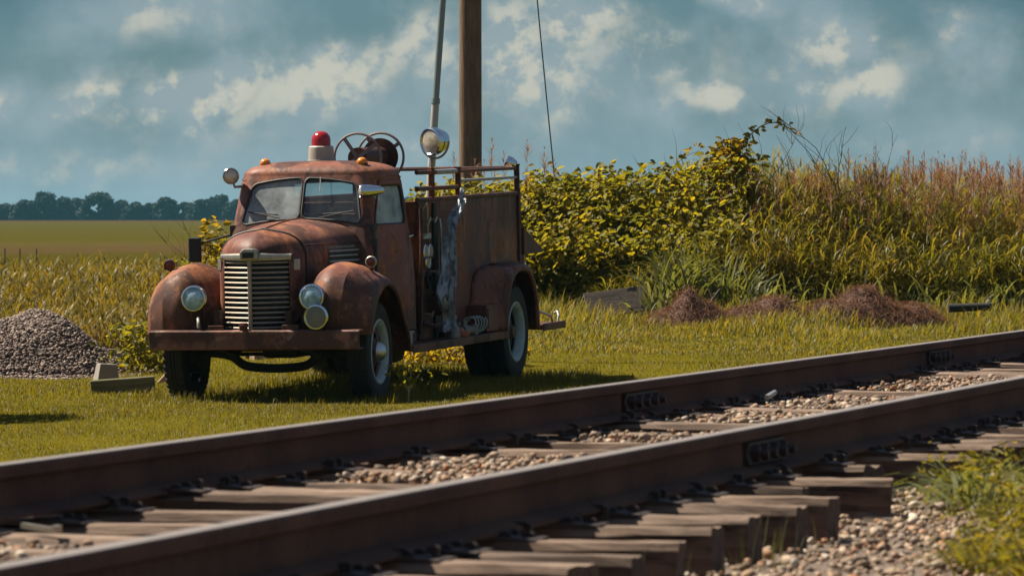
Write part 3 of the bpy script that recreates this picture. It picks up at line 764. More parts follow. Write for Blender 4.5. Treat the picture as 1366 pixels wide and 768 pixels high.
    back = part(MB().grid([[(u, gv(u) + .06, z) for u in us] for z in (zg0, zg1)]), 'grille', M['gasket'])
    mb = MB(); ns_ = 14
    for k in range(ns_):
        z = zg0 + .022 + (zg1 - zg0 - .05) * k / (ns_ - 1)
        prof = [(-.012, .0), (-.005, .008), (.008, .010), (.02, .003), (.02, -.005), (-.005, -.007)]
        rows = [[(u, gv(u) + a, z + b) for a, b in prof + prof[:1]] for u in us if abs(u) > .014]
        mb.grid(rows)
    part(mb, 'slats', M['slat'], back, angle=30)
    part(MB().box((0, gv(0) - .012, (zg0 + zg1) / 2), (.034, .03, zg1 - zg0 + .02)), 'centre_bar', M['slat'], back, smooth=False, bevel=.006)
    # plated top bar, thicker in the middle, with the dark badge block
    prof = [(.01, -.025), (-.022, -.025), (-.03, 0), (-.022, .035), (.0, .05), (.05, .05)]
    us2 = np.linspace(-ug - .03, ug + .03, 33)
    part(MB().grid([[(u, gv(max(-ug, min(ug, u))) + a, zg1 + .015 + b * (1.0 - .25 * abs(u) / ug)) for a, b in prof] for u in us2]), 'grille_cap', M['dullchrome'], angle=40)
    v0 = gv(0) - .03
    bd = part(MB().prism([(-.085, -.03), (.085, -.03), (.085, .04), (.05, .075), (-.05, .075), (-.085, .04)], lambda a, b, d: (a, d, zg1 + .03 + b), v0 + .12, v0 - .02), 'badge', M['dullchrome'], smooth=False, bevel=.012)
    part(MB().prism([(-.055, -.012), (.055, -.012), (.055, .045), (-.055, .045)], lambda a, b, d: (a, d, zg1 + .03 + b), v0 - .015, v0 - .028), 'badge_plate', M['gasket'], bd, smooth=False, bevel=.004)
build_hood()

def build_fenders():
    R_ = [(-.66, .60), (-.685, .80), (-.655, .98), (-.555, 1.14), (-.36, 1.235), (-.05, 1.255), (.3, 1.17), (.58, .95), (.80, .64), (.88, .40)]
    O_ = [(-.635, .60), (-.665, .79), (-.64, .965), (-.545, 1.115), (-.35, 1.205), (-.04, 1.225), (.3, 1.14), (.575, .925), (.79, .63), (.875, .40)]
    O2 = [(-.50, .61), (-.51, .74), (-.48, .88), (-.39, 1.00), (-.22, 1.085), (.02, 1.12), (.29, 1.05), (.49, .89), (.69, .64), (.82, .40)]
    L_ = [(-.46, .62), (-.43, .72), (-.38, .82), (-.28, .93), (-.12, 1.02), (.06, 1.055), (.28, 1.0), (.45, .86), (.62, .66), (.775, .40)]
    L2 = [(-.44, .625), (-.41, .715), (-.36, .81), (-.265, .915), (-.11, 1.0), (.06, 1.035), (.27, .98), (.435, .845), (.60, .65), (.755, .40)]
    I1 = [(-.55, .60), (-.565, .78), (-.535, .93), (-.44, 1.06), (-.28, 1.13), (-.03, 1.15), (.3, 1.1), (.58, .92), (.80, .62), (.88, .40)]
    I0 = [(-.38, .60), (-.38, .75), (-.36, .86), (-.29, .94), (-.16, .98), (.02, 1.0), (.3, 1.0), (.58, .90), (.80, .61), (.88, .40)]
    U = [.38, .50, .68, .86, 1.045, 1.085, 1.07]; Ls = [I0, I1, R_, O_, O2, L_, L2]
    K = np.array([[(U[j], Ls[j][i][0], Ls[j][i][1]) for j in range(7)] for i in range(10)])
    A = crom(K, 7); A = np.swapaxes(A, 0, 1); B = np.concatenate([crom(A[:4], 6), crom(A[3:], 6)[1:]]); B = np.swapaxes(B, 0, 1)
    for sg in (1, -1):
        G = B.copy(); G[:, :, 0] *= sg
        f = part(MB().grid(G), 'front_fender', M['fender'], solid=.012, angle=28)
        # inner wheel housing wall
        part(MB().grid([[(sg * .42, a, b) for a, b in [(-.4, z0) for z0 in (.6,)] + [(v, z0) for v in (-.2, .2, .6, .85)]] for z0 in (.62, .95)]) , 'inner_panel', M['black'], f)
    # headlights
    for (u, v, z, sg) in ((-.541, -.715, .957, -1), (.597, -.715, .965, 1)):
        h = MB().lathe((u, v, z), (0, 1, 0), [(.118, .0), (.122, .012), (.119, .05), (.10, .12), (.065, .19), (.02, .24), (0, .245)], 28)
        hl = part(h, 'headlight', M['brown'] if sg < 0 else M['chrome'])
        part(MB().lathe((u, v, z), (0, 1, 0), [(.096, -.012), (.105, -.022), (.117, -.016), (.123, .004), (.122, .016)], 28), 'bezel', M['chrome'], hl)
        part(MB().lathe((u, v, z), (0, 1, 0), [(0, .09), (.05, .075), (.08, .04), (.098, -.005)], 24), 'reflector', M['chrome'], hl)
        part(MB().lathe((u, v, z), (0, 1, 0), [(0, -.032), (.04, -.029), (.075, -.021), (.098, -.008)], 24), 'lens', M['lampglass'], hl)
        part(MB().cyl((u, v + .1, z - .09), (u, v + .14, z - .25), .028, .04), 'headlight_stem', M['brown'], hl)
    # fog lamp on the bumper
    u, v, z = .66, -.80, .785
    fl = part(MB().lathe((u, v, z), (0, 1, 0), [(.116, 0), (.118, .05), (.09, .10), (.04, .135), (0, .14)], 26).cyl((u, v + .06, z - .10), (u, v + .07, z - .16), .022), 'fog_lamp', M['chrome'])
    part(MB().lathe((u, v, z), (0, 1, 0), [(.092, -.004), (.10, -.014), (.112, -.012), (.117, .004)], 26), 'bezel', M['chrome'], fl)
    part(MB().lathe((u, v, z), (0, 1, 0), [(0, -.012), (.05, -.011), (.093, -.004)], 26), 'lens', M['lensgrey'], fl)
    for (u, v, z) in ((-.90, -.36, 1.255), (.97, -.10, 1.262)):
        ml = part(MB().lathe((u, v, z), (0, 1, 0), [(0, -.0), (.042, .0), (.052, .004), (.054, .02), (.045, .05), (.02, .07), (0, .072)], 20).tube([(u, v + .03, z - .04), (u * .985, v + .05, z - .07), (u * .95, v + .10, z - .10)], .018, 8), 'marker_lamp', M['brown'])
        part(MB().lathe((u, v, z), (0, 1, 0), [(0, -.012), (.022, -.010), (.041, -.002)], 20), 'lens', M['darkred'], ml)
        part(MB().lathe((u, v, z), (0, 1, 0), [(.040, -.003), (.046, -.010), (.054, -.004), (.056, .012)], 20), 'bezel', M['dullchrome'] if u > 0 else M['brown'], ml)
M['lensgrey'] = plain('grey_dusty_lens', (.16, .16, .14), .35, 0, .25, 30)
build_fenders()

def build_front():
    # bumper: a channel beam
    prof = [(-.80, .497), (-.80, .655), (-.785, .668), (-.66, .668), (-.66, .655), (-.79 + .012, .65), (-.788, .51), (-.66, .505), (-.66, .493), (-.785, .488)]
    part(MB().prism(prof, lambda a, b, d: (d, a, b), -.955, 1.067), 'bumper', M['bumper'], smooth=False, bevel=.006)
    mb = MB().tube([(-.50, -.66, .66), (-.50, -.70, .74), (-.49, -.74, .78), (-.48, -.77, .74), (-.48, -.77, .69)], .016, 8)
    part(mb, 'tow_hook', M['dullchrome'])
    part(MB().box((-.05, -.76, .70), (.065, .06, .07)).cyl((-.05, -.80, .70), (-.05, -.76, .70), .024), 'crank_guide', M['brown'], smooth=False, bevel=.006)
    for c_, d_ in (((.40, -.74, .69), (.16, .06, .05)), ((-.32, -.74, .69), (.14, .06, .045)), ((.345, -.60, .74), (.06, .10, .2)), ((-.345, -.60, .74), (.06, .10, .2))): part(MB().box(c_, d_), 'bumper_bracket', M['brown'], smooth=False, bevel=.008)
    part(MB().grid([[(u, v, .60 + .06 * (v + .4)) for u in (-.62, 0, .62)] for v in (-.62, -.3)]).box((0, -.3, .66), (1.0, .04, .25)), 'front_apron', M['black'], smooth=False)
    # frame rails, axle, springs, oil pan
    for sg in (1, -1): part(MB().box((sg * .42, 2.3, .57), (.07, 5.9, .17)), 'frame_rail', M['black'], smooth=False)
    ax = [(-.80, 0, .44), (-.55, 0, .42), (-.42, 0, .39), (-.30, 0, .31), (-.1, 0, .285), (.1, 0, .285), (.30, 0, .31), (.42, 0, .39), (.55, 0, .42), (.80, 0, .44)]
    part(MB().tube(crom(np.array(ax), 4), .042, 8), 'front_axle', M['black'])
    part(MB().cyl((-.8, .18, .40), (.8, .18, .42), .018), 'tie_rod', M['black'])
    for sg in (1, -1):
        mb = MB()
        for k in range(5): mb.box((sg * .42, .02, .43 + .014 * k), (.06, 1.0 - .16 * (4 - k), .011))
        mb.box((sg * .42, 0, .43), (.09, .10, .13)); part(mb, 'leaf_spring', M['black'], smooth=False)
    part(MB().box((0, .55, .55), (.36, .9, .36)), 'engine_pan', M['black'], smooth=False, bevel=.05)
    part(MB().box((.55, 1.35, .40), (.42, .62, .28)), 'fuel_tank', M['black'], smooth=False, bevel=.08)
    part(MB().cyl((-.8, 4.5, .42), (.8, 4.5, .42), .06).sphere((0, 4.5, .42), .2, sc=(1, .8, 1)), 'rear_axle', M['black'])
build_front()

def wheel(u, v, z, sg, steer=0, dual=False):
    w = bpy.data.objects.new('wheel', None); link(w, truck); w.location = (u, v, z); w.rotation_euler = (0, 0, steer)
    def tyre(off):
        prof = [(.275, .07), (.29, .088), (.33, .10), (.39, .103), (.425, .098), (.444, .085), (.452, .065), (.4545, .03), (.4545, .024), (.444, .022), (.444, .012), (.4545, .010), (.4545, -.010), (.444, -.012), (.444, -.022), (.4545, -.024), (.4545, -.03), (.452, -.065), (.444, -.085), (.425, -.098), (.39, -.103), (.33, -.10), (.29, -.088), (.275, -.07)]
        mb = MB().lathe((off, 0, 0), (1, 0, 0), prof, 48)
        for k in range(44):
            a = 2 * math.pi * k / 44
            for s_ in (1, -1):
                Mx = Matrix.Rotation(a, 3, 'X'); c = Mx @ Vector((s_ * .072, 0, .447)); mb.box((off + c.x, c.y, c.z), (.036, .038, .022), Mx)
        part(mb, 'tyre', M['rubber'], w, angle=30)
    tyre(-sg * .103)
    if dual: tyre(-sg * .345)
    # rim flange, dished disc with hand holes, hub
    o = -sg * .103
    ring = MB().lathe((o, 0, 0), (sg, 0, 0), [(.255, .0), (.258, .06), (.278, .078), (.300, .088), (.304, .096), (.292, .102), (.27, .088), (.25, .07), (.24, .02)], 40)
    part(ring, 'rim', M['rim'], w)
    dish = .055 if not dual else -.03
    disc = MB(); n = 60; radii = [.095, .125, .135, .205, .215, .25]
    hs = [dish + .025, dish + .012, dish + .01, dish - .008, dish - .01, dish - .025]
    P = [[(o + sg * h, r * math.cos(2 * math.pi * k / n), r * math.sin(2 * math.pi * k / n)) for k in range(n + 1)] for r, h in zip(radii, hs)]
    keep = [[not (i == 2 and (k % 12) in (4, 5, 6, 7)) for k in range(n)] for i in range(len(radii) - 1)]
    part(disc.grid(P, keep), 'disc', M['rimred'], w, solid=.008)
    if not dual:
        part(MB().lathe((o, 0, 0), (sg, 0, 0), [(.10, dish + .01), (.098, dish + .03), (.085, dish + .055), (.055, dish + .085), (.02, dish + .098), (0, dish + .10)], 28), 'hub_cap', M['dullhub'], w)
    else:
        part(MB().lathe((o, 0, 0), (sg, 0, 0), [(.10, dish), (.085, dish + .05), (.06, dish + .09), (.055, dish + .10), (0, dish + .105)], 24), 'hub', M['brown'], w)
    nb = MB()
    for k in range(5): a = 2 * math.pi * (k + .5) / 5; nb.lathe((o + sg * (dish + .005), .115 * math.cos(a), .115 * math.sin(a)), (sg, 0, 0), [(.014, 0), (.014, .025), (0, .026)], 6)
    part(nb, 'lug_nuts', M['brown'], w, smooth=False)
    part(MB().lathe((o, 0, 0), (sg, 0, 0), [(0, -.16), (.19, -.155), (.20, -.05), (.19, 0), (0, .01)], 24), 'brake_drum', M['black'], w)
wheel(1.0, .06, .43, 1, rad(2)); wheel(-.98, .02, .43, -1, rad(2)); wheel(1.04, 4.5, .42, 1, 0, True); wheel(-1.04, 4.5, .42, -1, 0, True)

def build_body():
    part(MB().box((.95, 2.42, .428), (.28, 3.25, .052)).box((-.95, 2.42, .428), (.28, 3.25, .052)).box((1.085, 2.42, .415), (.012, 3.25, .075)), 'running_board', M['brown'], smooth=False, bevel=.006)
    b = .855
    # pump bay between cab and hose body
    bay = part(MB().box((b - .03, 2.10, 1.12), (.03, .50, 1.32)).box((-b + .03, 2.10, 1.12), (.03, .50, 1.32)).box((0, 1.86, 1.12), (1.66, .03, 1.32)), 'pump_panel', M['fender'], smooth=False, bevel=.004)
    part(MB().box((b - .005, 2.32, 1.10), (.035, .11, 1.38)), 'panel_post', M['black'], smooth=False, bevel=.006)
    part(MB().tube([(b + .02, 1.86, 1.70), (b + .05, 1.86, 1.74), (b + .05, 1.90, 1.76), (b + .05, 1.92, 1.72), (b + .05, 1.92, 1.48), (b + .02, 1.92, 1.45)], .009, 8), 'grab_handle', M['dullchrome'])
    for c, d in (((b + .012, 2.0, 1.50), (.02, .30, .005)), ((b + .012, 2.0, 1.24), (.02, .34, .008)), ((b + .012, 2.0, .90), (.02, .4, .01)), ((b + .012, 2.0, 1.765), (.02, .56, .03))):
        part(MB().box(c, (d[0], d[1], .014)), 'panel_trim', M['brown'], smooth=False)
    part(MB().box((b + .006, 2.04, 1.445), (.012, .24, .055)), 'name_plate', M['rim'], smooth=False, bevel=.004)
    for v, z in ((1.98, 1.29), (2.14, 1.29), (2.04, 1.20)):
        g = part(MB().lathe((b - .01, v, z), (1, 0, 0), [(.075, 0), (.078, .02), (.07, .03), (.062, .026), (0, .024)], 24), 'gauge', M['chrome'])
        part(MB().lathe((b - .01, v, z), (1, 0, 0), [(.061, .0285), (0, .0285)], 24), 'gauge_face', M['cream'], g)
    part(MB().lathe((b - .01, 2.08, 1.02), (1, 0, 0), [(.08, 0), (.08, .03), (.055, .03), (.05, .0), (0, .0)], 20), 'valve_port', M['black'])
    part(MB().lathe((b - .05, 2.16, .78), (1, .0, 0), [(.085, 0), (.085, .10), (.10, .10), (.10, .20), (.085, .20), (.08, .15), (0, .15)], 22), 'suction_inlet', M['brown'])
    part(MB().tube([(b, 1.80, .5), (b + .02, 1.80, 1.0), (b + .02, 1.80, 1.72)], .018, 8), 'panel_pipe', M['brown'])
    part(MB().tube([(b + .03, 2.43, .52), (b + .03, 2.43, 1.5), (b + .01, 2.45, 1.6)], .013, 8), 'conduit', M['dullchrome'])
    for v, z in ((1.93, 1.60), (2.14, 1.60), (1.98, .70), (2.2, 1.10)):
        k = part(MB().cyl((b - .02, v, z), (b + .06, v, z), .012).box((b + .065, v, z), (.016, .09, .022), Matrix.Rotation(.5, 3, 'X')), 'valve_handle', M['dullchrome'])
    part(MB().tube([(b, 1.88, .62), (b + .05, 1.95, .60), (b + .06, 2.1, .58), (b + .05, 2.28, .60)], .022, 8), 'drain_pipe', M['brown'])
    # hose body: open-topped box with a rolled top edge
    v0, v1, z0, z1 = 2.38, 5.27, .50, 1.775
    mb = MB().box((b - .012, (v0 + v1) / 2, (z0 + z1) / 2), (.024, v1 - v0, z1 - z0)).box((-b + .012, (v0 + v1) / 2, (z0 + z1) / 2), (.024, v1 - v0, z1 - z0))
    mb.box((0, v0 + .012, (z0 + z1) / 2), (2 * b - .05, .024, z1 - z0)).box((0, v1 - .012, 1.0), (2 * b - .05, .024, 1.0)).box((0, (v0 + v1) / 2, .95), (2 * b - .05, v1 - v0 - .05, .02))
    part(mb, 'hose_body', M['body'], smooth=False, bevel=.004)
    for sg in (1, -1):
        part(MB().tube([(sg * b, 1.74, z1 + .02), (sg * b, v1, z1 + .02)], .022, 8), 'body_top_rail', M['brown'])
        part(MB().box((sg * (b + .01), v1 - .03, 1.2), (.03, .07, 1.30)), 'corner_post', M['brown'], smooth=False, bevel=.008)
        # guard rails on stanchions
        for v in (2.24, 3.13, 5.22):
            part(MB().box((sg * b, v, 1.93), (.05, .05, .30)).box((sg * b, v, 2.085), (.058, .058, .02)), 'stanchion', M['brown'], smooth=False, bevel=.006)
        part(MB().tube([(sg * b, 1.75, 2.055), (sg * b, 3.13, 2.05)], .022, 8).tube([(sg * b, 1.75, 1.90), (sg * b, 3.13, 1.895)], .022, 8), 'guard_rail', M['brown'])
        part(MB().tube([(sg * b, 3.13, 2.05), (sg * b, 5.22, 2.05)], .017, 8), 'guard_rail', M['brown'])
        part(MB().tube([(sg * b, 3.13, 1.955), (sg * b, 5.22, 1.96)], .016, 8).tube([(sg * (b + .004), 2.34, 2.052), (sg * (b + .004), 3.04, 2.052)], .025, 8), 'guard_rail', M['alu'])
    part(MB().tube([(-b, 5.24, 2.055), (b, 5.24, 2.055)], .02, 8), 'cross_rail', M['brown'])
    # rear fenders
    B_ = [(3.42, .455), (3.46, .75), (3.58, 1.0), (3.86, 1.085), (4.45, 1.10), (4.95, 1.085), (5.12, .90), (5.2, .43)]
    E_ = [(3.80, .455), (3.83, .76), (3.97, 1.0), (4.2, 1.075), (4.5, 1.09), (4.82, 1.05), (5.05, .80), (5.12, .43)]
    L_ = [(3.90, .455), (3.945, .72), (4.07, .92), (4.26, 1.02), (4.5, 1.05), (4.76, 1.01), (4.98, .78), (5.05, .43)]
    L2 = [(3.93, .455), (3.97, .71), (4.09, .90), (4.27, 1.0), (4.5, 1.03), (4.75, .99), (4.96, .77), (5.02, .43)]
    U = [.86, 1.075, 1.115, 1.09]; Ls = [B_, E_, L_, L2]
    K = np.array([[(U[j], Ls[j][i][0], Ls[j][i][1]) for j in range(4)] for i in range(8)])
    A = crom(K, 6); Bq = np.swapaxes(crom(np.swapaxes(A, 0, 1), 6), 0, 1)
    for sg in (1, -1):
        G = Bq.copy(); G[:, :, 0] *= sg
        f = part(MB().grid(G), 'rear_fender', M['paint'], solid=.012, angle=60)
        part(MB().box((sg * .90, 4.55, 1.105), (.06, .9, .02)), 'fender_step', M['brown'], f, smooth=False)
    part(MB().box((.96, 3.55, .60), (.20, .40, .26)).box((1.065, 3.55, .60), (.012, .34, .20)), 'tool_box', M['brown'], smooth=False, bevel=.008)
    # tailboard and the bent flap at the rear corner
    part(MB().box((0, 5.72, .43), (2.16, .80, .05)).box((1.085, 5.72, .43), (.02, .82, .075)), 'tailboard', M['brown'], smooth=False, bevel=.006)
    part(MB().tube([(.8, 5.36, .66), (.9, 5.6, .6), (.98, 5.98, .52), (.98, 6.02, .46)], .014, 8).tube([(1.02, 6.08, .44), (1.03, 6.1, .52), (1.0, 6.16, .56), (.96, 6.18, .54)], .012, 8), 'tailboard_rail', M['alu'])
    part(MB().prism([(5.30, 1.46), (5.36, 1.43), (6.02, 1.20), (6.0, 1.175), (5.30, 1.17)], lambda a, b_, d: (d, a, b_), .55, .90), 'rear_flap', M['brown'], smooth=False, bevel=.006)
    part(MB().box((.86, 5.36, .80), (.05, .03, .75)), 'rear_stay', M['dullchrome'], smooth=False)
    # lights on the body
    def spot(c, d, r, name, arm):
        d = Vector(d).normalized()
        h = part(MB().lathe(c, d, [(r, 0), (r * 1.05, -.02), (r * .98, -.08), (r * .7, -.17), (r * .3, -.22), (0, -.23)], 28), name, M['chrome'])
        part(MB().lathe(c, d, [(r * .86, .002), (r * .95, .014), (r * 1.04, .006), (r * 1.05, -.02)], 28), 'bezel', M['chrome'], h)
        part(MB().lathe(c, d, [(0, -.10), (r * .45, -.075), (r * .88, -.005)], 24), 'reflector', M['dullchrome'], h)
        part(MB().lathe(c, d, [(0, .022), (r * .5, .016), (r * .88, .003)], 24), 'lens', M['spotglass'], h)
        part(arm, 'bracket', M['alu'], h); return h
    c = Vector((.88, 2.14, 2.345)); d = Vector((-.485, -.875, -.08)); side = Vector((1, -.25, 0)).normalized()
    yoke = [c - d * .06 + side * (.155 * math.cos(a)) + Vector((0, 0, -.165 * math.sin(a))) for a in np.linspace(0, math.pi, 15)]
    spot(c, d, .132, 'deck_spotlight', MB().tube(yoke, .011, 8).cyl(c + Vector((0, .06, -.165)), (.86, 2.24, 2.06), .018))
    spot(Vector((-.705, .86, 2.055)), (.32, -1, .06), .076, 'cab_spotlight', MB().tube([(-.71, .94, 2.0), (-.70, .95, 1.95), (-.64, 1.02, 1.955)], .013, 8))
    spot(Vector((.60, .80, 1.895)), (-.8, -.5, -.05), .062, 'cab_spotlight', MB().tube([(.68, .86, 1.88), (.70, .92, 1.83)], .014, 8))
    h = part(MB().lathe((.76, 5.16, 2.125), (-1, -.3, .45), [(0, -.02), (.058, .0), (.064, -.01), (.062, -.06), (.04, -.11), (0, -.125)], 20).cyl((.82, 5.2, 2.13), (.855, 5.24, 2.05), .014), 'rear_spotlight', M['chrome'])
    # hose reel: two spoked hoops with a drum between
    mb = MB(); cz = 2.20; cu = .12
    dr = part(MB().cyl((cu, 2.22, cz), (cu, 2.96, cz), .10, n=20).lathe((cu, 2.93, cz), (0, 1, 0), [(0, 0), (.185, 0), (.185, .02), (0, .02)], 28).box((cu, 2.6, 1.98), (.10, .8, .30)), 'hose_reel', M['brown'])
    for v in (2.22, 2.96):
        ring = [(cu + .235 * math.cos(a), v, cz + .235 * math.sin(a)) for a in np.linspace(0, 2 * math.pi, 41)[:-1]]
        hb = MB().tube(ring, .013, 8, True)
        for k in range(4): a = rad(35 + 90 * k); hb.box((cu + .12 * math.cos(a), v, cz + .12 * math.sin(a)), (.235, .014, .035), Matrix.Rotation(-a, 3, 'Y'))
        part(hb, 'reel_hoop', M['reel'], dr)
    # roof beacon
    z = cab_surf(0, 2.05 + .9)[2] - .005
    bs = part(MB().lathe((.0, 1.46, z), (0, 0, 1), [(0, 0), (.135, 0), (.132, .02), (.125, .022), (.118, .145), (.108, .155), (0, .155)], 32), 'beacon', M['cream'])
    part(MB().lathe((.0, 1.46, z), (0, 0, 1), [(.142, -.01), (.142, .012), (.13, .014)], 32), 'beacon_foot', M['gasket'], bs)
    part(MB().lathe((.0, 1.46, z), (0, 0, 1), [(.092, .15), (.092, .21), (.085, .245), (.065, .275), (.035, .292), (0, .296)], 32), 'beacon_dome', M['redlens'], bs)
    for (u, vv) in ((-.455, 1.15), (.50, 1.17)):
        z = 2.145
        c_ = part(MB().lathe((u, vv, z), (0, 0, 1), [(0, 0), (.055, 0), (.05, .02), (0, .022)], 18), 'clearance_lamp', M['brown'])
        part(MB().sphere((u, vv - .01, z + .025), .044, sc=(1.15, 1.25, 1)), 'lens', M['amber'], c_)
    # left-hand mirror on its long arm
    mi = part(MB().box((-1.055, .80, 1.365), (.125, .04, .235)), 'wing_mirror', M['black'], smooth=False, bevel=.012)
    part(MB().tube([(-1.02, .80, 1.42), (-.72, .86, 1.50)], .011, 8), 'mirror_arm', M['black'], mi)
M['reel'] = plain('brown_grey_reel_steel', (.19, .155, .14), .55, .2, .3, 20)
build_body()

# things lying on the running board and hanging on the body
def truck_pt(u, v, z): return TRUCK @ Vector((u, v, z))
def on_truck(o, label, cat): o.matrix_world = TRUCK; tag(o, label, cat); return o
def clutter():
    pts = []
    for k in range(90):
        a = k / 90 * 2 * math.pi * 4.2; pts.append((.99 + .03 * math.sin(k * .3), 3.0 + .20 * k / 90 * 1.8 - .1, .555 + .0))
        pts[-1] = (pts[-1][0] + .085 * math.cos(a), pts[-1][1], .545 + .085 * math.sin(a))
    on_truck(MB().tube(pts, .0075, 6).build('wire_coil', M['rim']), 'pale springy wire coil standing on the running board', 'wire coil')
    mb = MB().lathe((.97, 2.86, .50), (.5, 1, 0), [(0, -.10), (.04, -.10), (.045, -.04), (.06, -.03), (.06, .04), (.045, .05), (.05, .12), (0, .12)], 14).cyl((.97, 2.86, .5), (.97, 2.86, .60), .028).box((1.0, 2.98, .485), (.06, .16, .05)).cyl((1.02, 3.06, .455), (1.02, 3.06, .56), .03)
    on_truck(mb.build('valve_fitting', M['fitting']), 'dull grey brass valve fitting on the running board beside the wire coil', 'valve')
    mb = MB().lathe((.98, 2.60, .455), (0, 0, 1), [(0, 0), (.11, 0), (.12, .015), (.12, .05), (.07, .055), (.06, .075), (0, .08)], 20)
    on_truck(mb.build('pipe_cap', M['capred']), 'orange red pipe cap lying on the running board', 'pipe cap')
    mb = MB().cyl((.98, 2.44, .455), (.98, 2.44, .57), .075, .06, 14).box((.98, 2.44, .585), (.15, .04, .03))
    on_truck(mb.build('hose_coupling', M['fitting']), 'small dark hose coupling under the tattered sheet on the running board', 'coupling')
    mb = MB().cyl((.97, 1.02, .455), (.97, 1.02, .56), .04, .04, 12).cyl((.97, 1.02, .56), (.97, 1.02, .58), .055)
    on_truck(mb.build('running_board_lamp', M['rim']), 'small pale canister at the front end of the running board', 'canister')
    # tattered sheet: hangs in folds from the guard rail to the running board
    key = [(.90, 3.02, 1.88, .04), (.90, 2.96, 1.78, .06), (.905, 2.80, 1.68, .10), (.91, 2.56, 1.56, .10), (.92, 2.44, 1.36, .14), (.935, 2.40, 1.18, .20), (.945, 2.30, 1.0, .26), (.95, 2.22, .82, .26), (.955, 2.30, .64, .17), (.97, 2.22, .52, .24)]
    K = crom(np.array(key), 6); mb = MB(); r = random.Random(9); m = len(K)
    for rb, (c0, wd, i0, i1) in enumerate(((-.05, .38, 0, m), (-.42, .34, 22, m - 4), (.36, .30, 14, m - 8), (.10, .26, 26, m), (-.15, .22, 6, 30))):
        P = []
        for i in range(i0, i1):
            u, v, z, w = K[i]; e = (i - i0) / (i1 - i0); tw = .9 * math.sin(i * .17 + rb * 2.1); ww = w * wd * (.75 + .3 * math.sin(i * .5 + rb)) * (1.15 - .5 * e if rb else 1)
            row = []
            for j in range(11):
                t = j / 10 - .5; f = .016 * math.sin(t * 15 + i * .35 + rb) + .012 * math.sin(t * 33 - i * .6)
                row.append((u + .03 + .012 * rb + f + ww * t * math.sin(tw) * .8, v + (c0 * w + ww * t * math.cos(tw)) * 1.9 + .008 * math.sin(i * 1.7 + j), z + .012 * math.sin(j * 1.9 + i)))
            P.append(row)
        mb.grid(P, [[r.random() > .04 for j in range(10)] for i in range(len(P) - 1)])
    on_truck(mb.build('tattered_sheet', M['cloth'], None, angle=60), 'tattered pale blue plastic sheet hanging down the truck side', 'plastic sheet')
M['fitting'] = plain('dull_grey_brass', (.18, .17, .145), .5, .5, .4, 30)
M['capred'] = plain('faded_orange_red_paint', (.30, .09, .05), .6, 0, .35, 30)
clutter()

# ------------------------------------------------------------------ poles and wire
def poles():
    Y = 72.0; x = (627.5 - 683) * Y / F_PX; z = float(ground_z(x, Y)); H = 9.5
    mb = MB(); P = []
    for i in range(30):
        t = i / 29; r = (.162 - .02 * t)
        P.append([(r * math.copysign(abs(math.cos(a)) ** .75, math.cos(a)), r * math.copysign(abs(math.sin(a)) ** .75, math.sin(a)), t * H - .3) for a in np.linspace(0, 2 * math.pi, 25)])
    o = mb.grid(P).build('utility_pole', M['polewood'], None, angle=50); o.location = (x, Y, z); tag(o, 'brown wooden utility pole standing behind the fire truck', 'utility pole')
    # leaning grey pipe behind the truck
    Y2 = 57.0; b = at(572, 290, Y2); t = at(592.5, -20, Y2); d = (t - b) / np.linalg.norm(t - b); g = float(ground_z(b[0], Y2)); base = b - d * ((b[2] - g) / d[2] + .1)
    base = base - np.array([0, 0, 0]); L = (t - base); top = base + L * 1.25; m_ = at(581, 135, Y2)
    o = empty('leaning_pipe', tuple(base), 'thin grey metal pipe leaning upright behind the truck body', 'pipe')
    rel = lambda p: Vector(p - base)
    MB().cyl((0, 0, 0), rel(m_), .044, .043, 12).build('lower_pipe', M['palepipe'], o); MB().cyl(rel(m_), rel(top), .038, .038, 12).build('upper_pipe', M['pipe'], o)
    MB().cyl(rel(m_ - d * .03), rel(m_ + d * .03), .05, .05, 12).build('pipe_joint', M['pipe'], o)
    a = at(711, -60, 72.5); bb = at(741, 250, 73.0)
    o = MB().tube([Vector(a * (1 - k / 20) + bb * (k / 20)) + Vector((0, 0, -.04 * math.sin(math.pi * k / 20))) for k in range(21)], .009, 6).build('guy_wire', M['gasket']); tag(o, 'thin dark guy wire slanting into the bushes right of the pole', 'wire')
M['pipe'] = plain('grey_galvanised_pipe', (.20, .24, .25), .5, .4, .2, 6)
M['palepipe'] = plain('chalky_white_pipe', (.36, .35, .33), .6, 0, .3, 10)
poles()

# ------------------------------------------------------------------ plants
def blades(P, H, W, az, lean, seg=3, droop=.35, wprof=None, twist=None):
    """ribbons rooted at P (K,3): height H, width W, leaning towards az by lean*H and drooping at the tip -> verts, quads"""
    K = len(P); t = np.linspace(0, 1, seg + 1)[None, :, None]
    d = np.stack([np.cos(az), np.sin(az), 0 * az], 1)[:, None, :]; up = np.array([0, 0, 1.0])[None, None]
    H_ = H[:, None, None]; ln = lean[:, None, None]
    c = P[:, None, :] + up * (H_ * (t - droop * ln * t ** 3)) + d * (H_ * ln * t ** 1.8)
    fa = az + math.pi / 2 + (twist if twist is not None else 0)
    sd = np.stack([np.cos(fa), np.sin(fa), 0 * az], 1)[:, None, :]
    w = (np.array(wprof)[None, :, None] if wprof is not None else (1 - t ** 2.2 * .96)) * W[:, None, None] / 2
    V = np.stack([c - sd * w, c + sd * w], 2)                # K, seg+1, 2, 3
    b = (np.arange(K) * (seg + 1) * 2)[:, None, None]; i = (np.arange(seg) * 2)[None, :, None]
    F = b + i + np.array([0, 1, 3, 2])[None, None]
    return V.reshape(-1, 3), F.reshape(-1, 4)
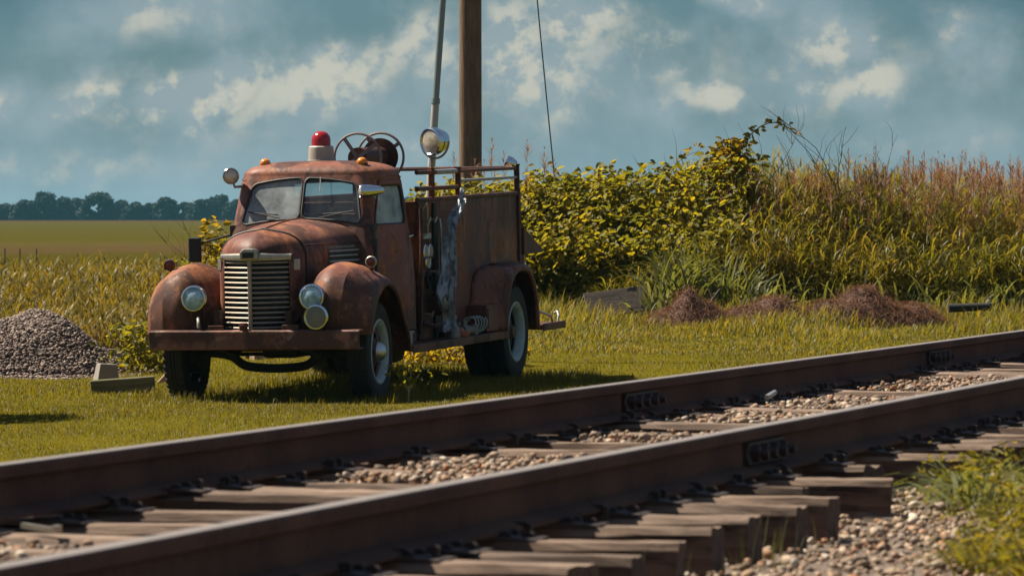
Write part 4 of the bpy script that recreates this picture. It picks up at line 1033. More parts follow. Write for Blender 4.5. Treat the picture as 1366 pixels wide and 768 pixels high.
def leaves(P, N, L, W, az, fold=.25):
    """pointed leaves: base at P, plane normal N, length L pointing about az -> verts, quads (two per leaf)"""
    N = N / np.linalg.norm(N, axis=1, keepdims=True); d = np.stack([np.cos(az), np.sin(az), -.25 + 0 * az], 1)
    d = d - N * (d * N).sum(1, keepdims=True); d /= np.linalg.norm(d, axis=1, keepdims=True) + 1e-9; s = np.cross(N, d)
    L = L[:, None]; W = W[:, None]
    v = [P, P + d * L * .35 + s * W * .5 + N * W * fold, P + d * L * .75 + s * W * .36 + N * W * fold * .4, P + d * L - N * L * .16, P + d * L * .75 - s * W * .36 + N * W * fold * .4, P + d * L * .35 - s * W * .5 + N * W * fold]
    V = np.stack(v, 1).reshape(-1, 3); b = (np.arange(len(P)) * 6)[:, None, None]
    return V, (b + np.array([[0, 1, 2, 3], [0, 3, 4, 5]])[None]).reshape(-1, 4)
def join(parts):
    Vs, Fs, o = [], [], 0
    for V, F in parts: Vs.append(V); Fs.append(F + o); o += len(V)
    return np.concatenate(Vs), np.concatenate(Fs)
def on_ground(x, y, dz=0.0): return np.stack([x, y, ground_z(x, y) + dz], 1)

G_LAWN = leafmat('lawn_blades', [(0, (.065, .060, .006)), (.45, (.122, .106, .008)), (.8, (.17, .138, .012)), (1, (.24, .185, .03))], .5)
G_TALL = leafmat('tall_grass_blades', [(0, (.065, .075, .009)), (.3, (.11, .108, .012)), (.55, (.17, .15, .018)), (.75, (.21, .155, .032)), (.92, (.22, .15, .04)), (1, (.20, .11, .045))], .55)
G_PALE = leafmat('pale_reed_blades', [(0, (.07, .085, .022)), (.5, (.13, .14, .045)), (1, (.20, .20, .09))], .45, .6)
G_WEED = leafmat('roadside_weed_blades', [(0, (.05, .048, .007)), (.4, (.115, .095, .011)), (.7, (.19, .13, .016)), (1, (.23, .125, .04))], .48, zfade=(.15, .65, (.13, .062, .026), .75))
G_VINE = leafmat('vine_leaves', [(0, (.06, .072, .007)), (.3, (.13, .13, .011)), (.6, (.22, .19, .014)), (1, (.34, .26, .02))], .6, .55)
G_YEL = leafmat('yellowed_leaves', [(0, (.12, .095, .008)), (.5, (.25, .18, .013)), (1, (.36, .22, .015))], .62)
G_DRY = leafmat('dry_grass', [(0, (.06, .027, .016)), (.45, (.14, .06, .034)), (.8, (.22, .11, .055)), (1, (.32, .21, .10))], .3, .8)
G_SEED = leafmat('grass_seed_heads', [(0, (.12, .058, .042)), (.5, (.21, .105, .07)), (1, (.31, .18, .11))], .35, .7)
G_FAR = leafmat('far_tree_leaves', [(0, (.006, .015, .012)), (.5, (.011, .023, .016)), (1, (.018, .032, .02))], .1, .8)

def lawn():
    r = np.random.default_rng(21); parts = []
    def area(K, x0, x1, y0, y1, h0, h1, w, cond=None):
        y = r.uniform(y0, y1, K); k = y / F_PX; x = (r.uniform(x0, x1, K) - 683) * k     # spread evenly over what a wide view takes in
        n = (x - RP[0]) * RN[0] + (y - RP[1]) * RN[1]; m = n < -2.4
        x, y = x[m], y[m]; P = on_ground(x, y, -.004); K = len(x)
        cl = .55 + .9 * (np.sin(x * 3.1 + y * .7) * np.sin(y * 1.1 - x * .8) * .5 + .5)
        return blades(P, r.uniform(h0, h1, K) * cl, r.uniform(.7, 1.3, K) * w, r.uniform(0, 6.28, K), r.uniform(.1, .8, K), 2)
    parts.append(area(260000, -350, 1700, 26, 48, .016, .045, .004))
    parts.append(area(200000, -350, 1700, 44, 70, .02, .055, .006))
    # rougher growth round the wheels and under the truck
    K = 14000; u = r.uniform(-1.3, 1.5, K); v = r.uniform(-.9, 6.2, K)
    mt = np.array(TRUCK); x = mt[0, 0] * u + mt[0, 1] * v + mt[0, 3]; y = mt[1, 0] * u + mt[1, 1] * v + mt[1, 3]
    parts.append(blades(on_ground(x, y), r.uniform(.03, .12, K), r.uniform(.004, .009, K), r.uniform(0, 6.28, K), r.uniform(.1, .7, K), 2))
    V, F = join(parts); tag(np_mesh('lawn_grass', V, F, G_LAWN), 'short mown yellow green grass between the track and the truck', 'grass', kind='stuff')
    parts = []
    # taller unmown fringe towards the bank and along the far rail
    K = 26000; y = r.uniform(58, 70, K); x = (r.uniform(640, 1500, K) - 683) * y / F_PX
    n = (x - RP[0]) * RN[0] + (y - RP[1]) * RN[1]; m = n < -2.6; x, y = x[m], y[m]; K = len(x)
    hh = (.06 + .22 * sstep((y - 60) / 8)) * (.4 + 1.2 * (.5 + .5 * np.sin(x * 2.3 + 1.1 * np.sin(y * 1.7))))
    parts.append(blades(on_ground(x, y), hh * r.uniform(.5, 1.3, K), r.uniform(.008, .016, K), r.uniform(0, 6.28, K), r.uniform(.2, 1.0, K), 3, .5))
    K = 5000; s = r.uniform(8, 40, K); n = r.normal(-2.75, .22, K); x, y = RP[:, None] + RT[:, None] * s + RN[:, None] * n
    parts.append(blades(on_ground(x, y), r.uniform(.05, .16, K), r.uniform(.005, .010, K), r.uniform(0, 6.28, K), r.uniform(.2, .9, K), 3, .5))
    V, F = join(parts); tag(np_mesh('rough_grass', V, F, G_TALL), 'taller rough grass along the foot of the overgrown bank', 'grass', kind='stuff')
lawn()

def culms(r, x, y, H, nl=7, leafL=(.3, .62), leafW=(.012, .025), stemW=.007):
    K = len(x); P = on_ground(x, y); az = r.uniform(0, 6.28, K); parts = [blades(P, H, np.full(K, stemW), az, r.uniform(.02, .18, K), 3, .2)]
    for i in range(nl):
        t = (i + r.uniform(.0, 1, K)) / nl; Q = P + np.array([0, 0, 1.0]) * (H * t * .92)[:, None] + np.stack([np.cos(az), np.sin(az), 0 * az], 1) * (H * .08 * t ** 1.8)[:, None]
        a2 = r.uniform(0, 6.28, K)
        parts.append(blades(Q, r.uniform(*leafL, K) * (1 - .35 * t), r.uniform(*leafW, K), a2, r.uniform(.5, 1.35, K), 4, .55, [.5, 1, .9, .55, .05], r.normal(0, .4, K)))
    return parts
def bank():
    r = np.random.default_rng(31)
    # main stand of tall grass
    K = 14000; y = r.uniform(68.6, 75, K); x = (r.uniform(800, 1600, K) - 683) * y / F_PX
    px = 683 + x / y * F_PX; H = np.interp(px, [800, 860, 900, 960, 1040, 1120, 1200, 1440], [.9, 1.5, 1.95, 2.25, 2.25, 2.0, 1.9, 1.75]) * (r.uniform(.55, 1.06, K)) * (.45 + .55 * sstep((y - 68.4) / 2.6)) * (1 + .10 * np.sin(x * 3.1) * np.sin(x * 1.3 + y))
    V, F = join(culms(r, x, y, H)); tag(np_mesh('tall_grass', V, F, G_TALL), 'dense tall green grass covering the bank on the right', 'tall grass', kind='stuff')
    K = 2600; y = r.uniform(70, 76, K); x = (r.uniform(540, 860, K) - 683) * y / F_PX
    V, F = join(culms(r, x, y, r.uniform(1.0, 1.65, K))); tag(np_mesh('tall_grass', V, F, G_TALL), 'tall green grass standing behind the truck and the pole', 'tall grass', kind='stuff')
    # lower broad pale blades in front
    parts = []
    for cx, cy, h, k in ((900, 67.9, 1.35, 60), (955, 68.0, 1.2, 50), (1005, 67.9, 1.05, 46), (870, 67.6, .7, 30), (915, 68.3, 1.5, 40), (975, 68.4, 1.2, 40), (1085, 69.3, .9, 40), (930, 67.8, .55, 30), (985, 67.6, .5, 28), (1150, 69, .9, 34), (1210, 69.2, .9, 34), (1290, 69, .85, 34), (1340, 68.6, .8, 34), (1065, 68.4, .5, 26)):
        X = (cx - 683) * cy / F_PX; x = X + r.normal(0, .16, k); y = cy + r.normal(0, .15, k)
        parts.append(blades(on_ground(x, y), r.uniform(.5, 1.0, k) * h, r.uniform(.03, .055, k), r.uniform(0, 6.28, k), r.uniform(.15, .8, k), 6, .65, [.55, .9, 1, .95, .75, .45, .05], r.normal(0, .6, k)))
    K = 1500; y = r.uniform(68.2, 70, K); x = (r.uniform(850, 1420, K) - 683) * y / F_PX
    parts.append(blades(on_ground(x, y), r.uniform(.3, .9, K), r.uniform(.02, .045, K), r.uniform(0, 6.28, K), r.uniform(.3, 1.0, K), 5, .6, [.6, 1, 1, .8, .5, .05], r.normal(0, .5, K)))
    V, F = join(parts); tag(np_mesh('broad_leaved_grass', V, F, G_PALE), 'pale broad arching grass blades at the front of the bank', 'grass', kind='stuff')
    # seed heads: open panicles, thick on the right, a few singles by the pole
    def panicles(x, y, H, L, name, label):
        K = len(x); P = on_ground(x, y); az = r.uniform(0, 6.28, K); parts = [blades(P, H, np.full(K, .006), az, r.uniform(.02, .14, K), 3, .2)]
        top = P + np.array([0, 0, 1.0]) * H[:, None] * .97 + np.stack([np.cos(az), np.sin(az), 0 * az], 1) * (H * .07)[:, None]
        for i in range(26):
            t = r.random(K); Q = top - np.array([0, 0, 1.0]) * (L * (1 - t))[:, None]; a2 = r.uniform(0, 6.28, K); w = L * (.46 * (1 - t) + .05)
            parts.append(blades(Q, w * r.uniform(.8, 1.5, K), r.uniform(.006, .013, K), a2, r.uniform(.4, 1.1, K), 2, .3, [.35, 1, .5]))
        V, F = join(parts); tag(np_mesh(name, V, F, G_SEED), label, 'seed heads', kind='stuff')
    K = 1150; y = r.uniform(69.6, 75.5, K); px = np.concatenate([r.uniform(1060, 1600, 970), r.uniform(960, 1120, 180)]); x = (px - 683) * y / F_PX
    panicles(x, y, (2.12 - .95 * r.random(K) ** 1.1) + .30 * sstep((px - 1060) / 80) * r.random(K) ** 3, r.uniform(.25, .5, K), 'seeding_grass', 'reddish brown grass seed heads topping the bank at right')
    px = np.array([655, 662, 648, 712, 720, 730, 617, 632, 690, 700, 556, 670, 640.]); y = r.uniform(69.5, 71.5, 13); x = (px - 683) * y / F_PX
    top = np.array([178, 195, 205, 178, 190, 205, 195, 205, 225, 215, 238, 215, 190.])
    z = ZC + (HZ - top) * y / F_PX; panicles(x, y, z - ground_z(x, y), r.uniform(.35, .5, 13), 'seeding_grass', 'thin feathery grass seed heads rising beside the utility pole')
bank()

def lump_leaves(r, lumps, dens, L, W):
    """leaves over a heap of overlapping ellipsoids (cx, cy, cz, rx, ry, rz)"""
    Ps, Ns = [], []; A = np.array(lumps)
    for q in lumps:
        c = np.array(q[:3]); rr = np.array(q[3:]); k = int(dens * 4 * math.pi * ((rr[0] * rr[1] + rr[0] * rr[2] + rr[1] * rr[2]) / 3))
        d = r.normal(size=(k, 3)); d /= np.linalg.norm(d, axis=1, keepdims=True); sh = r.uniform(.72, 1.06, k)[:, None]
        P = c + d * rr * sh; n = d / rr; n /= np.linalg.norm(n, axis=1, keepdims=True)
        inside = np.zeros(k, bool)
        for o in A:
            if o is q or np.allclose(o, q): continue
            inside |= (((P - o[:3]) / o[3:]) ** 2).sum(1) < .62
        m = ~inside & (P[:, 2] > ground_z(P[:, 0], P[:, 1]) + .02); Ps.append(P[m]); Ns.append(n[m])
    P = np.concatenate(Ps); N = np.concatenate(Ns); K = len(P)
    N = N * .5 + np.array([-.25, .05, .6]) + r.normal(0, .42, (K, 3)); az = np.arctan2(N[:, 1], N[:, 0]) + r.normal(0, 1.0, K)
    return leaves(P, N, r.uniform(*L, K), r.uniform(*W, K), az)
def vine_mass():
    r = np.random.default_rng(41); lumps = []
    top_px = [540, 600, 690, 720, 760, 800, 850, 890, 925, 960, 985, 1015]; top_y = [258, 246, 240, 226, 234, 222, 232, 222, 222, 206, 200, 216]
    for i in range(400):
        px = r.uniform(556, 1010); Y = r.uniform(69.3, 72.5); X = (px - 683) * Y / F_PX; g = float(ground_z(X, Y))
        zt = ZC + (HZ - np.interp(px, top_px, top_y)) * Y / F_PX
        front = float(sstep((Y - 69.0) / 1.6)); zmax = g + (zt - g) * (.42 + .58 * front) * (.9 if px < 840 else .8)
        rz = r.uniform(.22, .42); z = r.uniform(g + .1, zmax - rz * .9) if i % 3 else zmax - rz * r.uniform(.9, 1.2)
        if px > 900 and (i % 3 or r.random() < .25): continue
        lumps.append((X, Y, z, r.uniform(.2, .45), r.uniform(.25, .4), rz))
    V, F = lump_leaves(r, lumps, 520, (.07, .125), (.045, .085))
    # sprays standing clear of the outline
    sx = r.uniform(545, 1015, 900); Y = r.uniform(70, 71.8, 900); X = (sx - 683) * Y / F_PX; zt = ZC + (HZ - np.interp(sx, top_px, top_y)) * Y / F_PX
    P = np.stack([X, Y, zt + r.normal(-.12, .10, 900)], 1); N = r.normal(0, .6, (900, 3)) + np.array([-.2, -.3, .8])
    V2, F2 = leaves(P, N, r.uniform(.09, .15, 900), r.uniform(.05, .09, 900), r.uniform(0, 6.28, 900))
    K = 15000; px = r.uniform(560, 1000, K); Y = r.uniform(69.0, 71.0, K); X = (px - 683) * Y / F_PX; zt = ZC + (HZ - np.interp(px, top_px, top_y)) * Y / F_PX; g = ground_z(X, Y)
    z = g + (zt - g) * r.random(K) * (.55 + .42 * sstep((Y - 69.0) / 1.5)); V3, F3 = leaves(np.stack([X, Y, z], 1), r.normal(0, .5, (K, 3)) + np.array([-.3, -.15, .7]), r.uniform(.07, .14, K), r.uniform(.04, .08, K), r.uniform(0, 6.28, K))
    V, F = join([(V, F), (V2, F2), (V3, F3)])
    root = empty('vine_thicket', (0.6, 71, .3), 'dense green vine covered thicket directly behind the truck', 'thicket')
    V = V - np.array([0.6, 71, .3]); np_mesh('foliage', V, F, G_VINE, root)
    mb = MB()
    for i in range(36):
        px = r.uniform(560, 900); Y = r.uniform(70, 72); X = (px - 683) * Y / F_PX; p = Vector((X, Y, float(ground_z(X, Y)))) - Vector((.6, 71, .3))
        mb.tube([p, p + Vector((r.normal(0, .1), r.normal(0, .1), .8)), p + Vector((r.normal(0, .3), r.normal(0, .2), 1.6))], [.02, .015, .006], 5)
    mb.build('stem', M['twig'], root)
vine_mass()

def twigs(r, base, H, spread, n, droop=0, rad0=.014):
    mb = MB(); tips = []
    def grow(p, d, L, rad_, lev):
        pts = [p]; q = p.copy(); dd = d.copy(); m = 6
        for i in range(m):
            dd = (dd + Vector((r.normal(0, .24), r.normal(0, .15), .05 - droop))).normalized(); q = q + dd * (L / m); pts.append(q.copy())
        mb.tube(pts, [rad_ * (1 - .75 * i / m) for i in range(m + 1)], 5); tips.append((pts[-1], dd)); tips.append((pts[4], dd))
        if lev > 0:
            for k in range(4):
                j = r.integers(2, m); grow(pts[j], (dd + Vector((r.normal(0, .75), r.normal(0, .4), .25))).normalized(), L * r.uniform(.35, .6), rad_ * .55, lev - 1)
    for i in range(n): grow(Vector((r.normal(0, .08), r.normal(0, .08), 0)), Vector((r.normal(0, spread), r.normal(0, .15), 1)).normalized(), H * r.uniform(.62, .88), rad0, 2)
    return mb, tips
def dead_shrubs():
    r = np.random.default_rng(52)
    spec = [(1030, 150, 'tallest bare forked dead shrub on the bank skyline, right of the yellow sapling', 2, .20), (1090, 165, 'bare dead shrub with upright twigs between seed heads on the skyline', 2, .16), (920, 190, 'thin bare twigs curling above the thicket left of the yellow sapling', 3, .35),
            (1150, 185, 'sparse dark dead stems among the reddish seed heads', 3, .12), (840, 222, 'low bare twig leaning left above the vine thicket', 2, .5), (750, 205, 'small dry twig arching over the thicket beside the guy wire', 2, .45)]
    for px, py, lab, n, sp in spec:
        Y = 71.2; X = (px - 683) * Y / F_PX; g = float(ground_z(X, Y)); H = ZC + (HZ - py) * Y / F_PX - g
        mb, tips = twigs(r, None, H, sp, n); o = mb.build('dead_shrub', M['twig']); o.location = (X, Y, g); tag(o, lab, 'dead shrub', 'bare dead shrubs on the bank')
    # yellowing sapling wrapped in vine
    Y = 70.6; px = 977; X = (px - 683) * Y / F_PX; g = float(ground_z(X, Y)); root = empty('vine_sapling', (X, Y, g), 'yellow leaved vine wrapped sapling rising above the bank skyline', 'sapling')
    H = ZC + (HZ - 185) * Y / F_PX - g
    mb, tips = twigs(r, None, H * .9, .16, 4, 0, .012); mb.build('stem', M['twig'], root)
    K = 800; t = r.random(K) ** .8; P = np.stack([r.normal(0, .15, K) * (1.7 - 1.1 * t) + .1 * np.sin(t * 7), r.normal(0, .12, K), H * (.45 + .55 * t)], 1)
    K2 = 34; a = r.random(K2); arch = np.stack([.1 + .75 * a, r.normal(0, .04, K2), H * (.96 + .13 * np.sin(a * 2.6)) + r.normal(0, .035, K2)], 1)
    a = r.random(30); arch2 = np.stack([-.75 * a, r.normal(0, .04, 30), H * (.93 + .06 * np.sin(a * 3)) - .15 * a + r.normal(0, .03, 30)], 1)
    P = np.concatenate([P, arch, arch2]); K = len(P); V, F = leaves(P, r.normal(0, .7, (K, 3)) + np.array([-.2, -.3, .6]), r.uniform(.07, .13, K), r.uniform(.04, .08, K), r.uniform(0, 6.28, K))
    np_mesh('leaves', V, F, G_YEL, root)
    MB().tube([Vector((.1 + .75 * a, 0, H * (.96 + .13 * math.sin(a * 2.6)))) for a in np.linspace(0, 1, 9)], .008, 5).build('vine_tendril', M['twig'], root)
dead_shrubs()

def left_plants():
    r = np.random.default_rng(61)
    # weeds along the field edge
    K = 12000; y = r.uniform(61, 84, K); x = (r.uniform(-220, 560, K) - 683) * y / F_PX; px = 683 + x / y * F_PX
    k = (y > 64) | (px < 230); x, y = x[k], y[k]; K = len(x)
    H = r.uniform(.4, 1.15, K) * (.45 + .55 * sstep((y - 61) / 8))
    V, F = join(culms(r, x, y, H, 6, (.18, .45), (.012, .026), .007))
    K = 10000; y = r.uniform(63, 84, K); x = (r.uniform(-220, 560, K) - 683) * y / F_PX; z = ground_z(x, y) + r.uniform(.1, 1.0, K) * (.35 + .6 * sstep((y - 62) / 9)) * (.75 + .25 * np.sin(x * 2.2))
    V2, F2 = leaves(np.stack([x, y, z], 1), r.normal(0, .6, (K, 3)) + np.array([-.2, -.3, .7]), r.uniform(.06, .13, K), r.uniform(.025, .055, K), r.uniform(0, 6.28, K))
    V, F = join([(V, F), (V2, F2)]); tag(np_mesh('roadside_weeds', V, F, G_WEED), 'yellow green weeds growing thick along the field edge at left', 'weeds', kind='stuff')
    # viny plants beside the truck's hood and below its mirror
    def vine(px, py_top, Y, lab, wd, n, mat=G_YEL):
        X = (px - 683) * Y / F_PX; g = float(ground_z(X, Y)); H = ZC + (HZ - py_top) * Y / F_PX - g; root = empty('climbing_weed', (X, Y, g), lab, 'weed', 'leafy weeds around the truck')
        mb, tips = twigs(r, None, H * .9, .16, 3, 0, .007); mb.build('stem', M['twig'], root)
        t = r.random(n); P = np.stack([r.normal(0, wd, n) * (1.15 - .5 * t), r.normal(0, wd * .7, n), H * t], 1)
        V, F = leaves(P, r.normal(0, .7, (n, 3)) + np.array([-.2, -.3, .6]), r.uniform(.05, .11, n), r.uniform(.03, .07, n), r.uniform(0, 6.28, n)); np_mesh('leaves', V, F, mat, root)
    vine(285, 292, 60, 'tall leafy yellow weed rising behind the wing mirror', .13, 420)
    vine(300, 318, 61, 'bushy weed close behind the radiator shell on the left', .17, 420, G_VINE)
    vine(190, 430, 56, 'leafy green weed growing at the foot of the gravel pile beside the bumper', .22, 420, G_VINE)
    vine(262, 345, 62, 'shorter leafy weed between the mirror and the left fender', .16, 320, G_VINE)
    # small sapling weed standing by the front wheel
    Y = 47.6; X = (545 - 683) * Y / F_PX; g = float(ground_z(X, Y)); root = empty('small_weed', (X, Y, g), 'small forked weed with few leaves in front of the running board', 'weed', 'leafy weeds around the truck')
    MB().tube([(0, 0, 0), (0, 0, .09), (.01, 0, .12)], .007, 6).tube([(0, 0, .10), (-.03, 0, .19), (-.05, 0, .27)], .005, 6).tube([(0, 0, .11), (.05, 0, .19), (.10, .01, .26)], .005, 6).tube([(0, 0, .11), (.02, 0, .2), (.02, 0, .3)], .004, 6).build('stem', M['palestem'], root)
    n = 60; P = np.stack([r.normal(0, .10, n), r.normal(0, .05, n), r.uniform(.19, .33, n)], 1); V, F = leaves(P, r.normal(0, .5, (n, 3)) + np.array([0, -.3, .7]), r.uniform(.04, .08, n), r.uniform(.02, .04, n), r.uniform(0, 6.28, n)); np_mesh('leaves', V, F, G_VINE, root)
    # low bush under the body behind the front wheel
    Y = 56; X = (600 - 683) * Y / F_PX
    lumps = [(X + r.normal(0, .3), Y + r.normal(0, .3), float(ground_z(X, Y)) + r.uniform(.05, .22), .22, .2, .16) for _ in range(14)]
    V, F = lump_leaves(r, lumps, 220, (.05, .09), (.03, .06)); tag(np_mesh('low_bush', V, F, G_YEL), 'low sunlit bush seen beneath the truck body', 'bush')
    # shrub standing just outside the left of the picture: its shade lies on the lawn
    lumps = [(-5.2 + r.normal(0, .08), 44.4 + r.normal(0, .25), 1.15 + r.uniform(-.35, .35), .38, .4, .3) for _ in range(16)]
    root = empty('lawn_shrub', (-5.2, 44.4, 0), 'leafy shrub on the lawn at far left', 'shrub')
    V, F = lump_leaves(r, lumps, 260, (.07, .12), (.05, .08)); np_mesh('foliage', V - np.array([-5.2, 44.4, 0]), F, G_VINE, root)
    MB().cyl((0, 0, -.05), (0, 0, .9), .05, .03, 8).build('stem', M['twig'], root)
M['palestem'] = plain('pale_green_stem', (.26, .24, .12), .7, 0, .2, 8)
left_plants()

def foreground_weeds():
    r = np.random.default_rng(71)
    spec = [(1345, 722, 'leafy green weed clump at the right edge beside the ballast', 1.15, 170), (1285, 690, 'arching broad grass tuft spreading over the tie ends at right', 1.35, 190), (1368, 675, 'upright green weed at the far right edge of the ballast', 1.3, 130),
            (1290, 768, 'low yellow green weed in the bottom right corner', .8, 150), (1365, 785, 'tall leafy weed cut by the bottom right corner', 1.2, 150)]
    for px, py, lab, sc, n in spec:
        px, py, sc = px + 18, py + 8, sc * .78
        d = ray(px, py); z0 = .63; p = CAM + d * ((z0 - ZC) / d[2]); p[2] = float(ground_z(p[0], p[1])); root = empty('weed_clump', tuple(p), lab, 'weed', 'weeds in the ballast at lower right')
        k = n; P = np.stack([r.normal(0, .06, k) * sc, r.normal(0, .25, k) * sc, np.zeros(k)], 1)
        V, F = blades(P, r.uniform(.12, .27, k) * sc, r.uniform(.007, .015, k) * (1.4 if 'arching' in lab else 1), r.uniform(0, 6.28, k), r.uniform(.4, 2.0, k), 8, .45, [.6, .9, 1, 1, .95, .8, .6, .35, .05], r.normal(0, .6, k)); np_mesh('blades', V, F, G_PALE if 'arching' in lab or 'upright' in lab else G_TALL, root)
        k = n * 2; P = np.stack([r.normal(0, .07, k) * sc, r.normal(0, .30, k) * sc, r.uniform(.0, .20, k) * sc], 1)
        V, F = leaves(P, r.normal(0, .7, (k, 3)) + np.array([-.2, -.2, .6]), r.uniform(.02, .05, k), r.uniform(.007, .015, k), r.uniform(0, 6.28, k)); np_mesh('leaves', V, F, G_TALL, root)
    # few thin grass stems between the tie ends
    K = 26; px = np.concatenate([r.uniform(1010, 1085, 18), r.uniform(860, 1000, 8)]); s = np.array([s_at(a, .62) for a in px]) + r.normal(0, .05, K)
    n = .60 + r.normal(0, .05, K); x, y = RP[:, None] + RT[:, None] * s + RN[:, None] * n
    V, F = blades(on_ground(x, y), r.uniform(.10, .24, K), r.uniform(.0018, .003, K), r.uniform(0, 6.28, K), r.uniform(.05, .4, K), 3, .3); tag(np_mesh('sprouting_grass', V, F, G_PALE), 'thin grass stems sprouting between the near tie ends', 'grass', kind='stuff')
foreground_weeds()

# ------------------------------------------------------------------ heaps and loose blocks on the grass
def heaps():
    r = np.random.default_rng(81)
    # gravel pile at left
    Y = 56.5; cx = (30 - 683) * Y / F_PX; g = float(ground_z(cx, Y)); root = empty('gravel_pile', (cx, Y, g), 'heap of grey gravel on the grass at left', 'gravel pile')
    def hz(x, y):
        d = np.sqrt((x / 1.2) ** 2 + (y / 1.25) ** 2); b = .63 * np.clip(1 - d ** 2.3, 0, 1) ** 1.25
        return b * (1 + .08 * np.sin(x * 5 + y * 3)) + .02 * np.sin(x * 9) * np.sin(y * 7) * (d < .95)
    xs = np.linspace(-1.3, 1.3, 46); X, Yy = np.meshgrid(xs, xs * 1.1, indexing='ij'); Z = hz(X, Yy) - .03
    MB().grid(np.stack([X, Yy, Z], -1)).build('heap', M['gravelbase'], root)
    K = 14000; a = r.uniform(0, 6.28, K); d = np.sqrt(r.random(K)) * 1.05; x = np.cos(a) * d * 1.22; y = np.sin(a) * d * 1.28
    P = np.stack([x, y, hz(x, y) + r.uniform(-.012, .012, K)], 1)
    a = r.uniform(0, 6.28, 2200); d = 1.0 + np.abs(r.normal(0, .16, 2200)); x, y = np.cos(a) * d * 1.22, np.sin(a) * d * 1.28
    P = np.concatenate([P, np.stack([x, y, hz(x, y) + ground_z(cx + x, Y + y) - g + r.uniform(-.012, .006, 2200)], 1)]); K += 2200
    o = ico_rocks('stones', P, r.uniform(.009, .024, K), M['gravel'], 5, parent=root); o['kind'] = 'stuff'
    # concrete block and leaning slab beside it
    def block(name, px, py, d, rot, mat, lab, cat, grp=None, sink=0.0, taper=1.0, Y=None):
        D = ray(px, py)
        if Y is None:
            t = 20.0
            while CAM[2] + D[2] * t > float(ground_z(D[0] * t, D[1] * t)): t += .05
        else: t = Y / D[1]
        p = CAM + D * t; mb = MB(); vs = [(sx * d[0] / 2 * (taper if z else 1), sy * d[1] / 2 * (taper if z else 1), z * d[2]) for sx in (-1, 1) for sy in (-1, 1) for z in (0, 1)]
        mb.add(vs, [(0, 1, 3, 2), (4, 6, 7, 5), (0, 4, 5, 1), (2, 3, 7, 6), (0, 2, 6, 4), (1, 5, 7, 3)])
        o = mb.build(name, mat, None, smooth=False, bevel=.008); o.location = (p[0], p[1], p[2] - sink); o.rotation_euler = rot; tag(o, lab, cat, grp); return o
    block('concrete_block', 141, 516, (.24, .24, .24), (0, .06, .3), M['concrete'], 'pale squat block standing at the foot of the gravel pile', 'block', taper=.72, sink=.01)
    block('timber_slab', 165, 524, (.60, .30, .16), (0, -.07, .06), M['mossywood'], 'flat mossy grey timber slab lying in the grass left of the truck', 'timber slab', sink=.02)
    block('timber_stub', 212, 512, (.05, .05, .22), (0, .75, .2), M['palewood'], 'short orange brown stick propped against the front tyre', 'stick', sink=.0)
    block('flat_stone', 152, 476, (.20, .2, .09), (0, 0, .3), M['greywood'], 'small dark flat stone behind the pale block', 'stone', Y=58.2)
    block('log_stump', 349, 489, (.24, .24, .15), (0, 0, .3), M['palewood'], 'pale sawn stump seen under the front bumper', 'stump', Y=58.5, taper=.9)
    block('log_stump', 334, 489, (.14, .2, .14), (0, 0, .1), M['bark'], 'darker stump beside the pale one under the bumper', 'stump', Y=58.8, taper=.85)
    # grey board leaning at the foot of the thicket
    Yb = 67.6; c = at(822, 408, Yb); o = MB().box((0, 0, 0), (.80, .035, .36)).build('leaning_board', M['greyboard'], None, smooth=False, bevel=.008); o.location = c + np.array([0, 0, .05]); o.rotation_euler = (-.5, -.13, .18); tag(o, 'wide grey brown board leaning at the foot of the thicket', 'board')
    # earth and dead grass heap
    def drymound(px, py, Y, rx, ry, h, n, name, lab):
        c = at(px, py, Y); g = float(ground_z(c[0], Y)); root = empty(name, (c[0], Y, g), lab, 'mound', 'dry heaps on the grass verge')
        X, Yy = np.meshgrid(np.linspace(-1.15, 1.15, 30), np.linspace(-1.15, 1.15, 20), indexing='ij'); dd = np.sqrt(X ** 2 + Yy ** 2)
        prof = lambda X, Yy: h * np.clip(1 - np.sqrt(X ** 2 + Yy ** 2) ** 1.4, 0, 1) * (1 + .16 * np.sin(X * 4 + px) * np.cos(Yy * 3) + .14 * np.sin(X * 9 + 2) + .08 * np.sin(X * 19 + Yy * 11))
        MB().grid(np.stack([X * rx, Yy * ry, prof(X, Yy) - .03 + .015 * np.sin(X * 17) * np.sin(Yy * 13)], -1)).build('earth', M['earth'], root)
        a = r.uniform(0, 6.28, n); d = np.sqrt(r.random(n)); x, y = np.cos(a) * d, np.sin(a) * d
        P = np.stack([x * rx, y * ry, prof(x, y) - .01], 1)
        V, F = blades(P, r.uniform(.02, .085, n), r.uniform(.004, .011, n), r.uniform(0, 6.28, n), r.uniform(1.2, 5.5, n), 4, .45, None, r.normal(0, 1, n)); np_mesh('dead_grass', V, F, G_DRY, root)
    drymound(1160, 430, 66.0, 1.1, .6, .52, 6500, 'dry_mound', 'largest heap of reddish dead grass and earth below the bank')
    drymound(1040, 427, 66.0, 1.0, .5, .33, 4000, 'dry_mound', 'low brown earth heap left of the largest dead grass heap')
    drymound(918, 430, 65.8, .62, .45, .40, 2600, 'dry_mound', 'small tawny dead grass heap with a dark hollow near the leaning board')
    c = at(1030, 411, 66.0); o = MB().box((0, 0, 0), (.66, .05, .03)).build('thin_plank', M['greywood'], None, smooth=False, bevel=.004); o.location = c; o.rotation_euler = (.1, -.28, .25); tag(o, 'thin pale plank sloping over the low brown earth heap', 'plank')
    c = at(1292, 411, 66.5); o = MB().cyl((-.26, 0, 0), (.26, 0, .02), .055, .05, 14).lathe((.26, 0, .02), (1, 0, 0), [(.05, 0), (.06, 0), (.06, .03), (0, .03)], 14).build('black_pipe', M['rubber']); o.location = c; o.rotation_euler = (0, 0, .1); tag(o, 'short black pipe lying in the grass right of the dry heap', 'pipe')
